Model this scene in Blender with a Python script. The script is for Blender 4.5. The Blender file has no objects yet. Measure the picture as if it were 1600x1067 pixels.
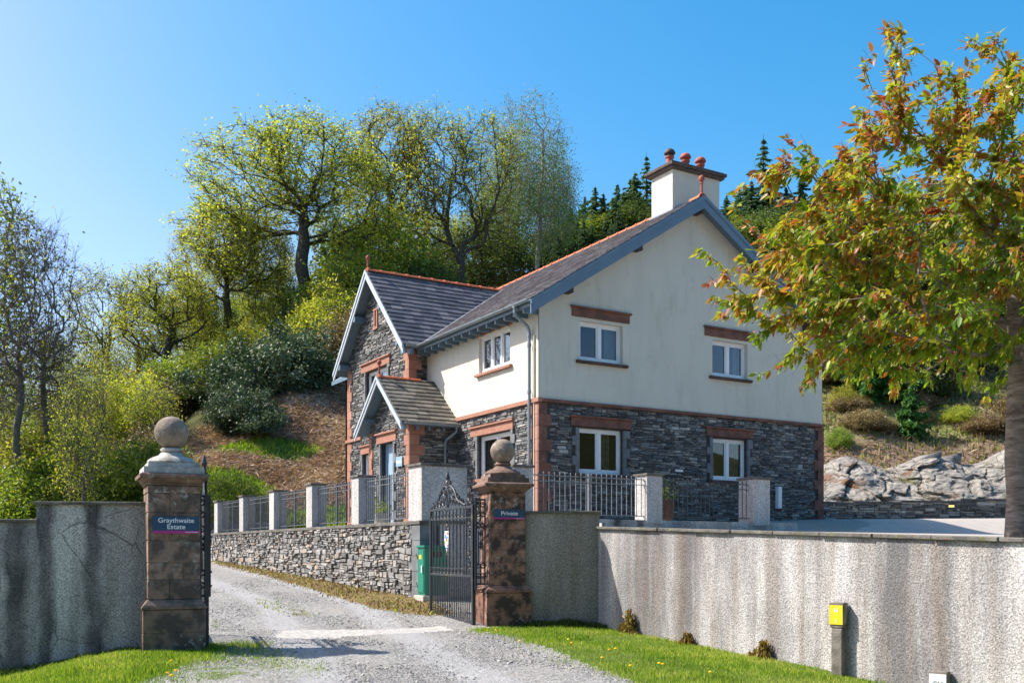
import bpy, math, random
import numpy as np
from mathutils import Vector, Matrix, noise as mnoise
SC = bpy.context.scene
rad = math.radians
PI = math.pi
# ------------------------------------------------------------------ camera
F = 1535.0
cd = bpy.data.cameras.new('camera'); cam = bpy.data.objects.new('camera', cd); SC.collection.objects.link(cam)
cam.location = (0, 0, 0); cam.rotation_euler = (rad(90), 0, 0)
cd.sensor_width = 36; cd.lens = F/1600*36; cd.shift_y = (860-533.5)/1600; cd.clip_end = 2000; cd.clip_start = .1
SC.camera = cam
# ------------------------------------------------------------------ world + sun
SUN_EL, SUN_E = rad(47), .15
sd = Vector((-1, SUN_E, 0)).normalized()*math.cos(SUN_EL); sd.z = math.sin(SUN_EL)
W = bpy.data.worlds.new('World'); SC.world = W; W.use_nodes = True
wn = W.node_tree.nodes; bg = wn['Background']
sky = wn.new('ShaderNodeTexSky'); sky.sky_type = 'NISHITA'; sky.sun_disc = False
sky.sun_elevation = SUN_EL; sky.sun_rotation = math.atan2(sd.x, sd.y)
sky.air_density = 1.0; sky.dust_density = 1.7; sky.ozone_density = 1.8; sky.altitude = 50
hs = wn.new('ShaderNodeHueSaturation'); hs.inputs['Saturation'].default_value = 1.30
sx_ = wn.new('ShaderNodeSeparateColor'); cx_ = wn.new('ShaderNodeCombineColor'); lk = W.node_tree.links.new
lk(sky.outputs[0], hs.inputs['Color']); lk(hs.outputs[0], sx_.inputs[0]); lk(sx_.outputs[1], cx_.inputs[1]); lk(sx_.outputs[2], cx_.inputs[2])
def wm_(op, a, b):
    m = wn.new('ShaderNodeMath'); m.operation = op
    for k_, v_ in enumerate((a, b)):
        if isinstance(v_, float): m.inputs[k_].default_value = v_
        else: lk(v_, m.inputs[k_])
    return m.outputs[0]
r_ = sx_.outputs[0]; lk(wm_('MINIMUM', wm_('MULTIPLY', wm_('POWER', wm_('MULTIPLY', r_, .67), 1.9), 1.49), wm_('MULTIPLY', r_, 1.1)), cx_.inputs[0]); lk(cx_.outputs[0], bg.inputs[0])
bg.inputs[1].default_value = .15
ld = bpy.data.lights.new('sun', 'SUN'); ld.energy = 5.0; ld.angle = rad(.5); ld.color = (1, .93, .82)
sun = bpy.data.objects.new('sun', ld); SC.collection.objects.link(sun)
sun.rotation_euler = sd.to_track_quat('Z', 'Y').to_euler()
SC.view_settings.view_transform = 'Standard'; SC.view_settings.look = 'None'
SC.view_settings.exposure = .78; SC.view_settings.gamma = 1
SC.cycles.max_bounces = 6; SC.cycles.transparent_max_bounces = 12
# ------------------------------------------------------------------ materials
class NT:
    def __init__(s, name):
        s.m = bpy.data.materials.new(name); s.m.use_nodes = True
        s.t = s.m.node_tree; s.b = s.t.nodes['Principled BSDF']; s.o = s.t.nodes['Material Output']
        s.tc = None
    def n(s, typ, props=None, **inp):
        nd = s.t.nodes.new('ShaderNode'+typ)
        for k, v in (props or {}).items(): setattr(nd, k, v)
        for k, v in inp.items():
            key = int(k[1:]) if k[0] == 'i' and k[1:].isdigit() else k.replace('_', ' ')
            s.set(nd, key, v)
        return nd
    def set(s, nd, key, v):
        if isinstance(v, bpy.types.NodeSocket): s.t.links.new(v, nd.inputs[key])
        else:
            sk = nd.inputs[key]
            if hasattr(sk.default_value, '__len__') and not hasattr(v, '__len__'): v = (v,)*3
            if sk.type == 'RGBA' and len(v) == 3: v = (*v, 1)
            sk.default_value = v
    def co(s, scale=(1, 1, 1), kind='Object'):
        if s.tc is None: s.tc = s.n('TexCoord')
        return s.n('Mapping', Vector=s.tc.outputs[kind], Scale=scale).outputs[0]
    def noise(s, scale, detail=4, vec=None, rough=.5, dist=0):
        return s.n('TexNoise', Vector=vec if vec is not None else s.co(), Scale=scale, Detail=detail, Roughness=rough, Distortion=dist).outputs[0]
    def ramp(s, fac, stops, interp='LINEAR'):
        r = s.n('ValToRGB', Fac=fac); cr = r.color_ramp; cr.interpolation = interp
        while len(cr.elements) < len(stops): cr.elements.new(.5)
        for e, (p, c) in zip(cr.elements, stops):
            e.position = p; e.color = (c, c, c, 1) if not hasattr(c, '__len__') else (*c, 1)
        return r.outputs[0]
    def mix(s, fac, a, b, mode='MIX'):
        m = s.n('MixRGB', dict(blend_type=mode)); s.set(m, 0, fac); s.set(m, 1, a); s.set(m, 2, b); return m.outputs[0]
    def math(s, op, a, b=0.):
        m = s.n('Math', dict(operation=op)); s.set(m, 0, a); s.set(m, 1, b); return m.outputs[0]
    def attr(s, name='rnd'):
        return s.n('Attribute', dict(attribute_name=name)).outputs['Fac']
    def bump(s, h, strength=.5, dist=.02, normal=None):
        b = s.n('Bump', Height=h, Strength=strength, Distance=dist)
        if normal is not None: s.set(b, 'Normal', normal)
        return b.outputs[0]
    def fin(s, col, rough=.8, normal=None, spec=None, metal=None):
        s.set(s.b, 'Base Color', col); s.set(s.b, 'Roughness', rough)
        if normal is not None: s.set(s.b, 'Normal', normal)
        if spec is not None: s.set(s.b, 'Specular IOR Level', spec)
        if metal is not None: s.set(s.b, 'Metallic', metal)
        return s.m
M = {}
def c3(v, *r): return (v, v, v) if not r else (v, *r)
def simple(name, col, rough=.6, var=.25, scale=6, bump=.15, bscale=40, metal=0, spec=.5):
    t = NT(name); nz = t.noise(scale, 5)
    c = t.mix(t.ramp(nz, [(.3, 1-var), (.7, 1)]), (0, 0, 0), col, 'MIX')
    lo = tuple(x*(1-var) for x in col); c = t.mix(t.ramp(nz, [(.35, 0.), (.65, 1.)]), lo, col)
    M[name] = t.fin(c, rough, t.bump(t.noise(bscale, 3), bump, .01), spec, metal)
def stone_mat(name, stops, tint=.35, patch=None):
    t = NT(name); r = t.attr()
    c = t.ramp(r, stops)
    v = t.ramp(t.noise(9, 6, rough=.65), [(.3, .55), (.7, 1.15)])
    c = t.mix(1., c, v, 'MULTIPLY')
    if patch:
        c = t.mix(t.ramp(t.noise(14, 4), [(.62, 0.), (.72, .75)]), c, patch)
    M[name] = t.fin(c, .78, t.bump(t.noise(30, 6, rough=.7), .5, .02), .4)
g = lambda v, w=1.0: (v*w, v, v/w)
stone_mat('slate_stone', [(0, (.07, .073, .078)), (.25, (.125, .129, .135)), (.5, (.195, .198, .202)), (.75, (.265, .265, .26)), (.88, (.34, .315, .275)), (1, (.46, .455, .44))])
stone_mat('field_stone', [(0, (.13, .125, .12)), (.3, (.22, .215, .21)), (.6, (.32, .315, .31)), (.85, (.42, .40, .37)), (.93, (.34, .24, .17)), (1, (.52, .51, .49))], patch=(.42, .43, .40))
t = NT('dark_mortar'); M['dark_mortar'] = t.fin(t.ramp(t.noise(20, 4), [(.3, .03), (.7, .09)]), .95)  # dark mortar backing behind the facing stones
t = NT('roof_slate'); c = t.ramp(t.attr(), [(0, (.055, .048, .052)), (.5, (.095, .085, .092)), (.85, (.135, .12, .126)), (1, (.19, .17, .17))])
c = t.mix(t.ramp(t.noise(5, 5), [(.5, 0.), (.75, .35)]), c, (.16, .15, .13))
M['roof_slate'] = t.fin(c, t.ramp(t.noise(12), [(.3, .36), (.7, .6)]), t.bump(t.noise(25, 5), .3, .01), .6)
t = NT('sunlit_slate'); c = t.ramp(t.attr(), [(0, (.11, .10, .11)), (.5, (.17, .16, .175)), (.85, (.22, .21, .225)), (1, (.30, .285, .29))])  # paler copy of roof_slate, sun on the main roof put into colour
c = t.mix(t.ramp(t.noise(3, 6, rough=.7), [(.5, 0.), (.75, .5)]), c, (.10, .095, .10)); M['sunlit_slate'] = t.fin(c, .5, t.bump(t.noise(25, 5), .3, .01), .7)
t = NT('porch_slate'); c = t.ramp(t.attr(), [(0, (.085, .078, .07)), (.5, (.13, .12, .105)), (1, (.22, .20, .17))])
c = t.mix(t.ramp(t.noise(7, 5), [(.5, 0.), (.7, .5)]), c, (.20, .18, .11))
M['porch_slate'] = t.fin(c, .7, t.bump(t.noise(25, 5), .35, .01), .4)
# smooth painted render of the house
t = NT('cream_render'); st = t.noise(1.2, 6, t.co((1, 1, .35)), .6)
c = t.mix(t.ramp(st, [(.45, 0.), (.75, .55)]), (.63, .60, .515), (.50, .48, .40))
c = t.mix(t.ramp(t.noise(3.2, 8, t.co((1, 1, .18)), .7), [(.55, 0.), (.78, .55)]), c, (.33, .32, .24))
c = t.mix(t.ramp(t.noise(1.7, 7, rough=.75), [(.60, 0.), (.66, .25)]), c, (.40, .40, .36))
M['cream_render'] = t.fin(c, .85, t.bump(t.noise(7, 8, rough=.62), .55, .03), .3)
# roughcast boundary walls
def roughcast(name, light, dark, brown, amt, s=(1.3, 1.3, .10), pos=.5, bstr=.8, cracks=False, bands=(), period=0):
    t = NT(name)
    a = t.noise(1.0, 6, t.co((s[0]*1.15, s[1]*1.15, s[2]*1.6)), .62, .2)
    b = t.noise(2.1, 6, t.co((s[0]*1.6, s[1]*1.6, s[2]*2)), .6)
    big = t.noise(.8, 5)
    c = t.mix(t.ramp(a, [(pos-.12, 0.), (pos+.12, amt)]), light, dark)
    c = t.mix(t.ramp(b, [(.48, 0.), (.68, amt)]), c, brown)
    c = t.mix(t.ramp(big, [(.4, 0.), (.7, .35)]), c, dark)
    wv = t.mix(.12, t.co(), t.n('TexNoise', Vector=t.co(), Scale=2.5, Detail=4).outputs['Color'])
    ck = t.n('TexVoronoi', dict(feature='DISTANCE_TO_EDGE'), Vector=wv, Scale=1.5).outputs['Distance']
    if cracks: c = t.mix(t.math('MULTIPLY', t.ramp(ck, [(.0, 1.), (.010, 0.)]), t.ramp(t.noise(1.3, 2), [(.45, 0.), (.55, .75)])), c, (.03, .03, .03))
    if bands or period:
        xs_ = t.math('ADD', t.n('SeparateXYZ', Vector=t.tc.outputs['Object']).outputs[0], t.math('MULTIPLY', t.math('SUBTRACT', t.noise(1.6, 4), .5), .35))
        brk_ = t.ramp(t.noise(2.2, 5, t.co((1, 1, .5)), .65), [(.3, .45), (.6, 1.)])
        for x0, w_ in bands:
            d_ = t.math('ABSOLUTE', t.math('SUBTRACT', xs_, x0)); c = t.mix(t.math('MULTIPLY', t.math('MULTIPLY', t.ramp(t.math('DIVIDE', d_, w_), [(.35, 1.), (1., 0.)]), brk_), .88), c, (.05, .05, .052))
        if period:
            fr_ = t.math('FRACT', t.math('DIVIDE', xs_, period)); tri = t.math('ABSOLUTE', t.math('SUBTRACT', fr_, .5))
            sel = t.ramp(t.noise(.9, 3, t.co((1, 1, .02))), [(.40, .1), (.60, 1.)])
            c = t.mix(t.math('MULTIPLY', t.math('MULTIPLY', t.ramp(tri, [(.0, 1.), (.17, 0.)]), brk_), t.math('MULTIPLY', sel, .75)), c, (.19, .145, .115))
    vor = t.n('TexVoronoi', Vector=t.co(), Scale=70.)
    peb = t.ramp(vor.outputs['Color'], [(.1, .55), (.5, .95), (.9, 1.2)])
    c = t.mix(.9, c, peb, 'MULTIPLY')
    fine = t.noise(48, 3, rough=.75)
    c = t.mix(.9, c, t.ramp(fine, [(.36, .38), (.47, .92), (.62, 1.2)]), 'MULTIPLY')
    n1 = t.bump(fine, bstr, .016)
    M[name] = t.fin(c, .92, t.bump(t.noise(3, 4), .3, .06, n1), .25)
roughcast('pale_roughcast', (.60, .585, .575), (.14, .137, .145), (.30, .25, .215), .9, pos=.50, period=.82)
roughcast('grey_roughcast', (.68, .65, .62), (.27, .26, .255), (.34, .32, .29), .9, s=(1.1, 1.1, .10), pos=.54, cracks=True, bands=((.10, .16), (.68, .15)))
roughcast('stained_roughcast', (.66, .63, .60), (.25, .24, .235), (.34, .32, .29), .9, s=(1.1, 1.1, .10), pos=.54, cracks=True, bands=((6.33, .2), (6.05, .1)))
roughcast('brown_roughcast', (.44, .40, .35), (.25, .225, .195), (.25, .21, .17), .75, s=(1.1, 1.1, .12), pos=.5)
roughcast('pillar_roughcast', (.62, .60, .58), (.36, .36, .37), (.42, .38, .34), .6, bstr=.5)
def sandstone(name, a, b, dark, lichen, amt_d, amt_l):
    t = NT(name); r = t.attr()
    c = t.mix(r, a, b)
    c = t.mix(t.ramp(t.noise(3.5, 6, rough=.65), [(.44, 0.), (.56, amt_d)]), c, dark)
    c = t.mix(t.ramp(t.noise(22, 5, rough=.7), [(.55, 0.), (.68, .4)]), c, dark)
    lp = t.math('MULTIPLY', t.ramp(t.noise(11, 5, rough=.7), [(.56, 0.), (.61, 1.)]), t.ramp(t.noise(1.6, 2), [(.46, 0.), (.56, 1.)]))
    c = t.mix(t.math('MULTIPLY', lp, amt_l), c, lichen)
    M[name] = t.fin(c, .88, t.bump(t.noise(28, 6, rough=.7), .5, .015), .3)
sandstone('red_sandstone', (.34, .17, .12), (.42, .225, .165), (.25, .10, .065), (.4, .35, .3), .35, .1)
sandstone('shaded_worn_sandstone', (.19, .085, .062), (.26, .125, .09), (.09, .05, .04), (.3, .28, .25), .6, .15)  # gable-side copy of red_sandstone, wear and shade both put into its colour
sandstone('pier_sandstone', (.29, .15, .105), (.42, .225, .155), (.04, .035, .032), (.40, .39, .35), .9, .8)
sandstone('grey_pier_stone', (.22, .15, .115), (.35, .23, .17), (.06, .05, .045), (.40, .39, .34), .75, .9)
sandstone('pier_cap_pale', (.42, .41, .38), (.52, .51, .47), (.10, .09, .08), (.6, .6, .55), .55, .6)
sandstone('pier_cap_brown', (.20, .12, .09), (.26, .17, .13), (.05, .04, .035), (.42, .41, .36), .6, .5)
sandstone('ball_stone', (.25, .20, .155), (.30, .24, .19), (.10, .08, .065), (.5, .49, .45), .6, .6)
simple('grey_slate_block', (.18, .19, .20), .75, .35, 5, .3, 25)
t = NT('coping_stone'); c = t.ramp(t.noise(5, 6, rough=.7), [(.3, (.06, .058, .052)), (.55, (.17, .16, .145)), (.75, (.28, .265, .23))]); c = t.mix(t.ramp(t.noise(9, 5), [(.6, 0.), (.68, .7)]), c, (.13, .15, .04)); c = t.mix(t.ramp(t.noise(14, 4), [(.66, 0.), (.70, .8)]), c, (.30, .13, .07)); M['coping_stone'] = t.fin(c, .92, t.bump(t.noise(22, 6, rough=.75), .8, .03), .3)
simple('blue_paint', (.13, .20, .27), .45, .12, 3)
simple('gutter_paint', (.22, .27, .31), .4, .15, 3)
simple('white_frame', (.80, .81, .83), .35, .06, 3, .05)
simple('ridge_clay', (.62, .15, .055), .75, .3, 6, .3)
simple('pot_clay', (.42, .10, .065), .75, .35, 6, .3)
simple('cowl_dark', (.07, .05, .05), .7, .3)
simple('chimney_cap', (.12, .09, .075), .9, .5, 10, .5)
simple('black_iron', (.022, .026, .034), .42, .4, 12, .25, 60, 0, .6)
t = NT('gate_iron'); c = t.mix(t.ramp(t.noise(5, 5), [(.58, 0.), (.68, .6)]), (.02, .024, .032), (.12, .115, .06))
M['gate_iron'] = t.fin(c, .45, t.bump(t.noise(60), .2, .005), .6)
simple('pale_rail', (.24, .25, .27), .4, .3, 12, .2, 60)
simple('rail_iron', (.12, .13, .15), .4, .3, 12, .2, 60, 0, .6)
simple('green_paint', (.006, .20, .13), .4, .15, 3)
simple('concrete', (.50, .47, .42), .9, .3, 8, .5)
simple('old_concrete', (.26, .23, .20), .9, .55, 8, .6)
simple('sign_navy', (.02, .075, .15), .35, .05, 3, .0)
simple('sign_magenta', (.50, .035, .27), .4, .05, 3, .0)
simple('sign_white', (.80, .84, .88), .5, .03, 3, .0)
simple('sign_yellow', (.80, .62, .02), .45, .05, 3, .0)
simple('sign_grey', (.12, .13, .15), .6, .05, 3, .0)
simple('shield_red', (.55, .05, .03), .5, .1); simple('shield_blue', (.08, .20, .50), .5, .1); simple('shield_gold', (.65, .45, .08), .5, .1)
simple('sign_pale_blue', (.25, .40, .50), .45, .05, 3, 0)
simple('door_blue', (.30, .42, .55), .4, .08, 3, .05)
simple('curtain', (.55, .42, .26), .9, .5, 7, .2)
simple('blind', (.62, .66, .70), .9, .2, 3, .1)
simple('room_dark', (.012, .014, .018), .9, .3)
simple('lead', (.30, .34, .42), .45, .3, 6)
simple('wood_tub', (.16, .08, .05), .8, .4, 8, .4)
simple('cream_pot', (.45, .42, .36), .8, .25, 8, .3)
simple('soil', (.05, .035, .02), .95, .3)
t = NT('window_glass'); fr = t.n('LayerWeight', Blend=.5)
tr = t.n('BsdfTransparent', Color=(.62, .68, .70)); gl = t.n('BsdfGlossy', Color=(1, 1, 1), Roughness=.015)
mx = t.n('MixShader'); t.set(mx, 0, t.math('ADD', t.math('MULTIPLY', t.math('POWER', fr.outputs['Facing'], 2.), .6), .03)); t.t.links.new(tr.outputs[0], mx.inputs[1]); t.t.links.new(gl.outputs[0], mx.inputs[2])
t.t.links.new(mx.outputs[0], t.o.inputs[0]); M['window_glass'] = t.m
t = NT('lamp_lens'); t.set(t.b, 'Base Color', (.8, .6, .2)); t.set(t.b, 'Emission Color', (1, .72, .2)); t.set(t.b, 'Emission Strength', .7); M['lamp_lens'] = t.m
def bark(name, a, b, sc=(6, 6, 1.4), bs=.8):
    t = NT(name); nz = t.noise(3, 7, t.co(sc), .65)
    M[name] = t.fin(t.mix(t.ramp(nz, [(.35, 0.), (.65, 1.)]), a, b), .9, t.bump(nz, bs, .04), .3)
bark('oak_bark', (.035, .028, .022), (.13, .11, .085)); bark('ash_bark', (.09, .075, .06), (.24, .21, .17))
bark('birch_bark', (.10, .085, .075), (.50, .47, .42), (3, 3, 8)); bark('cherry_bark', (.12, .09, .07), (.36, .29, .235), (1.6, 1.6, 7))
def leaf(name, stops, trans=.38, rough=.5, spec=.4, objvar=.12):
    t = NT(name); c = t.ramp(t.attr(), stops)
    oi = t.n('ObjectInfo').outputs['Random']
    h = t.n('HueSaturation', Hue=t.math('ADD', t.math('MULTIPLY', oi, objvar*.2), .5-objvar*.1), Value=t.math('ADD', t.math('MULTIPLY', oi, objvar*2), 1-objvar), Color=c)
    c = h.outputs[0]
    t.fin(c, rough, spec=spec)
    tl = t.n('BsdfTranslucent', Color=t.mix(1., c, (1.5, 1.6, .8), 'MULTIPLY')); mx = t.n('MixShader'); t.set(mx, 0, trans)
    t.t.links.new(t.b.outputs[0], mx.inputs[1]); t.t.links.new(tl.outputs[0], mx.inputs[2]); t.t.links.new(mx.outputs[0], t.o.inputs[0])
    M[name] = t.m
leaf('oak_leaf', [(0, (.12, .16, .025)), (.4, (.26, .29, .04)), (.8, (.42, .40, .06)), (1, (.43, .32, .09))], .5)
leaf('fresh_leaf', [(0, (.08, .13, .02)), (.5, (.18, .24, .035)), (1, (.32, .37, .06))])
leaf('birch_leaf', [(0, (.07, .12, .035)), (.5, (.13, .20, .05)), (1, (.24, .26, .08))])
leaf('dark_leaf', [(0, (.03, .055, .015)), (.5, (.075, .11, .025)), (1, (.16, .18, .045))], .3)
leaf('rhodo_leaf', [(0, (.03, .06, .03)), (.5, (.075, .12, .06)), (1, (.18, .23, .14))], .12, .55, .35)
leaf('dry_leaf', [(0, (.12, .08, .04)), (.5, (.24, .17, .09)), (1, (.36, .28, .15))], .2)
leaf('spruce_needle', [(0, (.035, .075, .035)), (.6, (.075, .14, .06)), (1, (.17, .24, .08))], .3, .6)
leaf('fir_needle', [(0, (.03, .09, .02)), (.6, (.07, .17, .03)), (1, (.13, .26, .05))], .25, .6)
leaf('cherry_leaf', [(0, (.08, .17, .012)), (.38, (.22, .30, .02)), (.62, (.36, .32, .025)), (.8, (.36, .15, .035)), (1, (.36, .08, .03))], .42, .46, .4, 0)
leaf('blossom', [(0, (.45, .12, .05)), (1, (.60, .22, .14))], .3)
leaf('grass_blade', [(0, (.09, .18, .015)), (.5, (.22, .32, .03)), (.8, (.36, .41, .06)), (1, (.52, .47, .18))], .35, .55, .3, 0)
leaf('bracken_frond', [(0, (.19, .11, .08)), (.5, (.40, .265, .19)), (1, (.58, .45, .35))], .15, .8, .2, 0)
leaf('petal_yellow', [(0, (.8, .55, .01)), (1, (.9, .7, .03))], .2)
t = NT('gravel_stone'); M['gravel_stone'] = t.fin(t.ramp(t.attr(), [(0, (.10, .10, .105)), (.5, (.25, .245, .24)), (.8, (.36, .345, .32)), (1, (.56, .54, .50))]), .85)
# ground sheet
t = NT('ground')
gn = t.noise(.9, 6, rough=.6); sp = t.n('TexVoronoi', Vector=t.co(), Scale=42.); fn = t.noise(60, 4, rough=.8)
grav = t.ramp(sp.outputs['Color'], [(.1, (.14, .138, .135)), (.5, (.28, .275, .265)), (.85, (.42, .41, .39))])
grav = t.mix(t.ramp(gn, [(.45, 0.), (.7, .5)]), grav, (.36, .335, .30))
rut = t.ramp(t.math('ADD', t.attr('rut'), t.math('MULTIPLY', t.math('SUBTRACT', t.noise(2.5, 5, rough=.7), .5), .7)), [(.35, 0.), (.75, .8)])
grav = t.mix(rut, grav, t.ramp(t.noise(14, 6, rough=.75), [(.35, (.30, .297, .295)), (.65, (.45, .445, .44))]))
grav = t.mix(.7, grav, t.ramp(fn, [(.35, .5), (.6, 1.2)]), 'MULTIPLY')
gras = t.ramp(t.noise(7, 6, rough=.7), [(.3, (.05, .085, .012)), (.7, (.15, .20, .03))])
mos = t.ramp(t.noise(12, 6, rough=.75), [(.3, (.10, .06, .035)), (.5, (.20, .14, .06)), (.7, (.21, .21, .06))])
brk = t.ramp(t.noise(5, 7, rough=.75), [(.3, (.14, .085, .06)), (.55, (.28, .19, .14)), (.75, (.40, .30, .23))])
wood = t.ramp(t.noise(1.2, 7, rough=.7), [(.35, (.035, .03, .015)), (.55, (.07, .08, .02)), (.75, (.12, .10, .05))])
con = t.ramp(t.noise(9, 6, rough=.7), [(.35, (.33, .32, .30)), (.65, (.54, .52, .49))])
jn = t.math('MULTIPLY', t.math('SUBTRACT', t.noise(4, 6, rough=.7), .5), .9)
c = grav
for a, col in (('grass', gras), ('moss', mos), ('concrete', con), ('wood', wood), ('bracken', brk), ('hillgrass', t.mix(.3, t.ramp(t.noise(3, 6, rough=.7), [(.3, (.11, .17, .025)), (.7, (.22, .29, .05))]), (.2, .2, .1)))):
    j = jn if a != 'concrete' else t.math('MULTIPLY', jn, .7)
    c = t.mix(t.ramp(t.math('ADD', t.attr(a), j), [(.42, 0.), (.58, 1.)]), c, col)
n1 = t.bump(t.math('ADD', fn, sp.outputs['Distance']), .55, .03)
M['ground'] = t.fin(c, .95, t.bump(t.noise(5, 6, rough=.7), .5, .08, n1), .2)
t = NT('terrace_surface'); sp = t.n('TexVoronoi', Vector=t.co(), Scale=30.)
c = t.mix(t.ramp(t.noise(1., 4), [(.4, 0.), (.6, .7)]), t.ramp(sp.outputs['Color'], [(.2, (.17, .168, .165)), (.8, (.36, .35, .335))]), (.28, .26, .21))
dv = t.ramp(t.math('ADD', t.attr('drive'), t.math('MULTIPLY', t.math('SUBTRACT', t.noise(3, 5), .5), .5)), [(.45, 0.), (.55, 1.)])
c = t.mix(dv, c, t.ramp(t.noise(3, 6, rough=.7), [(.3, (.36, .32, .285)), (.7, (.46, .41, .365))]))
M['terrace_surface'] = t.fin(c, .93, t.bump(sp.outputs['Distance'], .4, .02))
t = NT('rock_face'); 
vr = t.n('TexVoronoi', dict(feature='DISTANCE_TO_EDGE'), Vector=t.n('Mapping', Vector=t.co((1, 1, 1)), Rotation=(0, .45, 0), Scale=(1.1, 1.4, 2.6)).outputs[0], Scale=1.3)
c = t.ramp(t.noise(2.2, 8, rough=.7), [(.3, (.17, .16, .145)), (.5, (.30, .28, .25)), (.7, (.42, .395, .355))])
c = t.mix(t.ramp(vr.outputs['Distance'], [(.0, .9), (.035, 0.)]), c, (.05, .04, .03))
c = t.mix(t.ramp(t.noise(.55, 5, t.co((1, 1, 2.2))), [(.56, 0.), (.62, .9)]), c, (.20, .10, .05))
c = t.mix(t.ramp(t.noise(.8, 5), [(.62, 0.), (.7, .8)]), c, (.13, .13, .04))
M['rock_face'] = t.fin(c, .9, t.bump(t.math('ADD', t.math('MULTIPLY', vr.outputs['Distance'], 2.), t.noise(9, 7, rough=.75)), .8, .12), .3)
# ------------------------------------------------------------------ mesh helpers
COL = SC.collection
def tag(o, label=None, cat=None, group=None, kind=None):
    for k, v in (('label', label), ('category', cat), ('group', group), ('kind', kind)):
        if v: o[k] = v
    return o
def empty(name, loc=(0, 0, 0), rz=0, label=None, cat=None, group=None):
    o = bpy.data.objects.new(name, None); COL.objects.link(o); o.location = loc; o.rotation_euler = (0, 0, rz)
    o.empty_display_size = .2
    return tag(o, label, cat, group)
def link(name, me, parent=None):
    o = bpy.data.objects.new(name, me); COL.objects.link(o)
    if parent is not None: o.parent = parent
    return o
def mesh_np(name, V, faces, mat, parent=None, rnd=None, smooth=False, attrs=None):
    V = np.asarray(V, np.float32).reshape(-1, 3)
    faces = [np.asarray(f, np.int32) for f in faces if len(f)]
    me = bpy.data.meshes.new(name)
    me.vertices.add(len(V)); me.vertices.foreach_set('co', V.ravel())
    L = np.concatenate([f.ravel() for f in faces]); me.loops.add(len(L)); me.loops.foreach_set('vertex_index', L)
    tot = np.concatenate([np.full(len(f), f.shape[1], np.int32) for f in faces])
    st = np.concatenate([[0], np.cumsum(tot)[:-1]]).astype(np.int32)
    me.polygons.add(len(tot)); me.polygons.foreach_set('loop_start', st); me.polygons.foreach_set('loop_total', tot)
    if smooth: me.polygons.foreach_set('use_smooth', np.ones(len(tot), bool))
    me.update(calc_edges=True); me.validate()
    if rnd is not None:
        a = me.attributes.new('rnd', 'FLOAT', 'FACE'); a.data.foreach_set('value', np.asarray(rnd, np.float32))
    for k, v in (attrs or {}).items():
        a = me.attributes.new(k, 'FLOAT', 'POINT'); a.data.foreach_set('value', np.asarray(v, np.float32))
    me.materials.append(M[mat])
    return link(name, me, parent)
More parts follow.
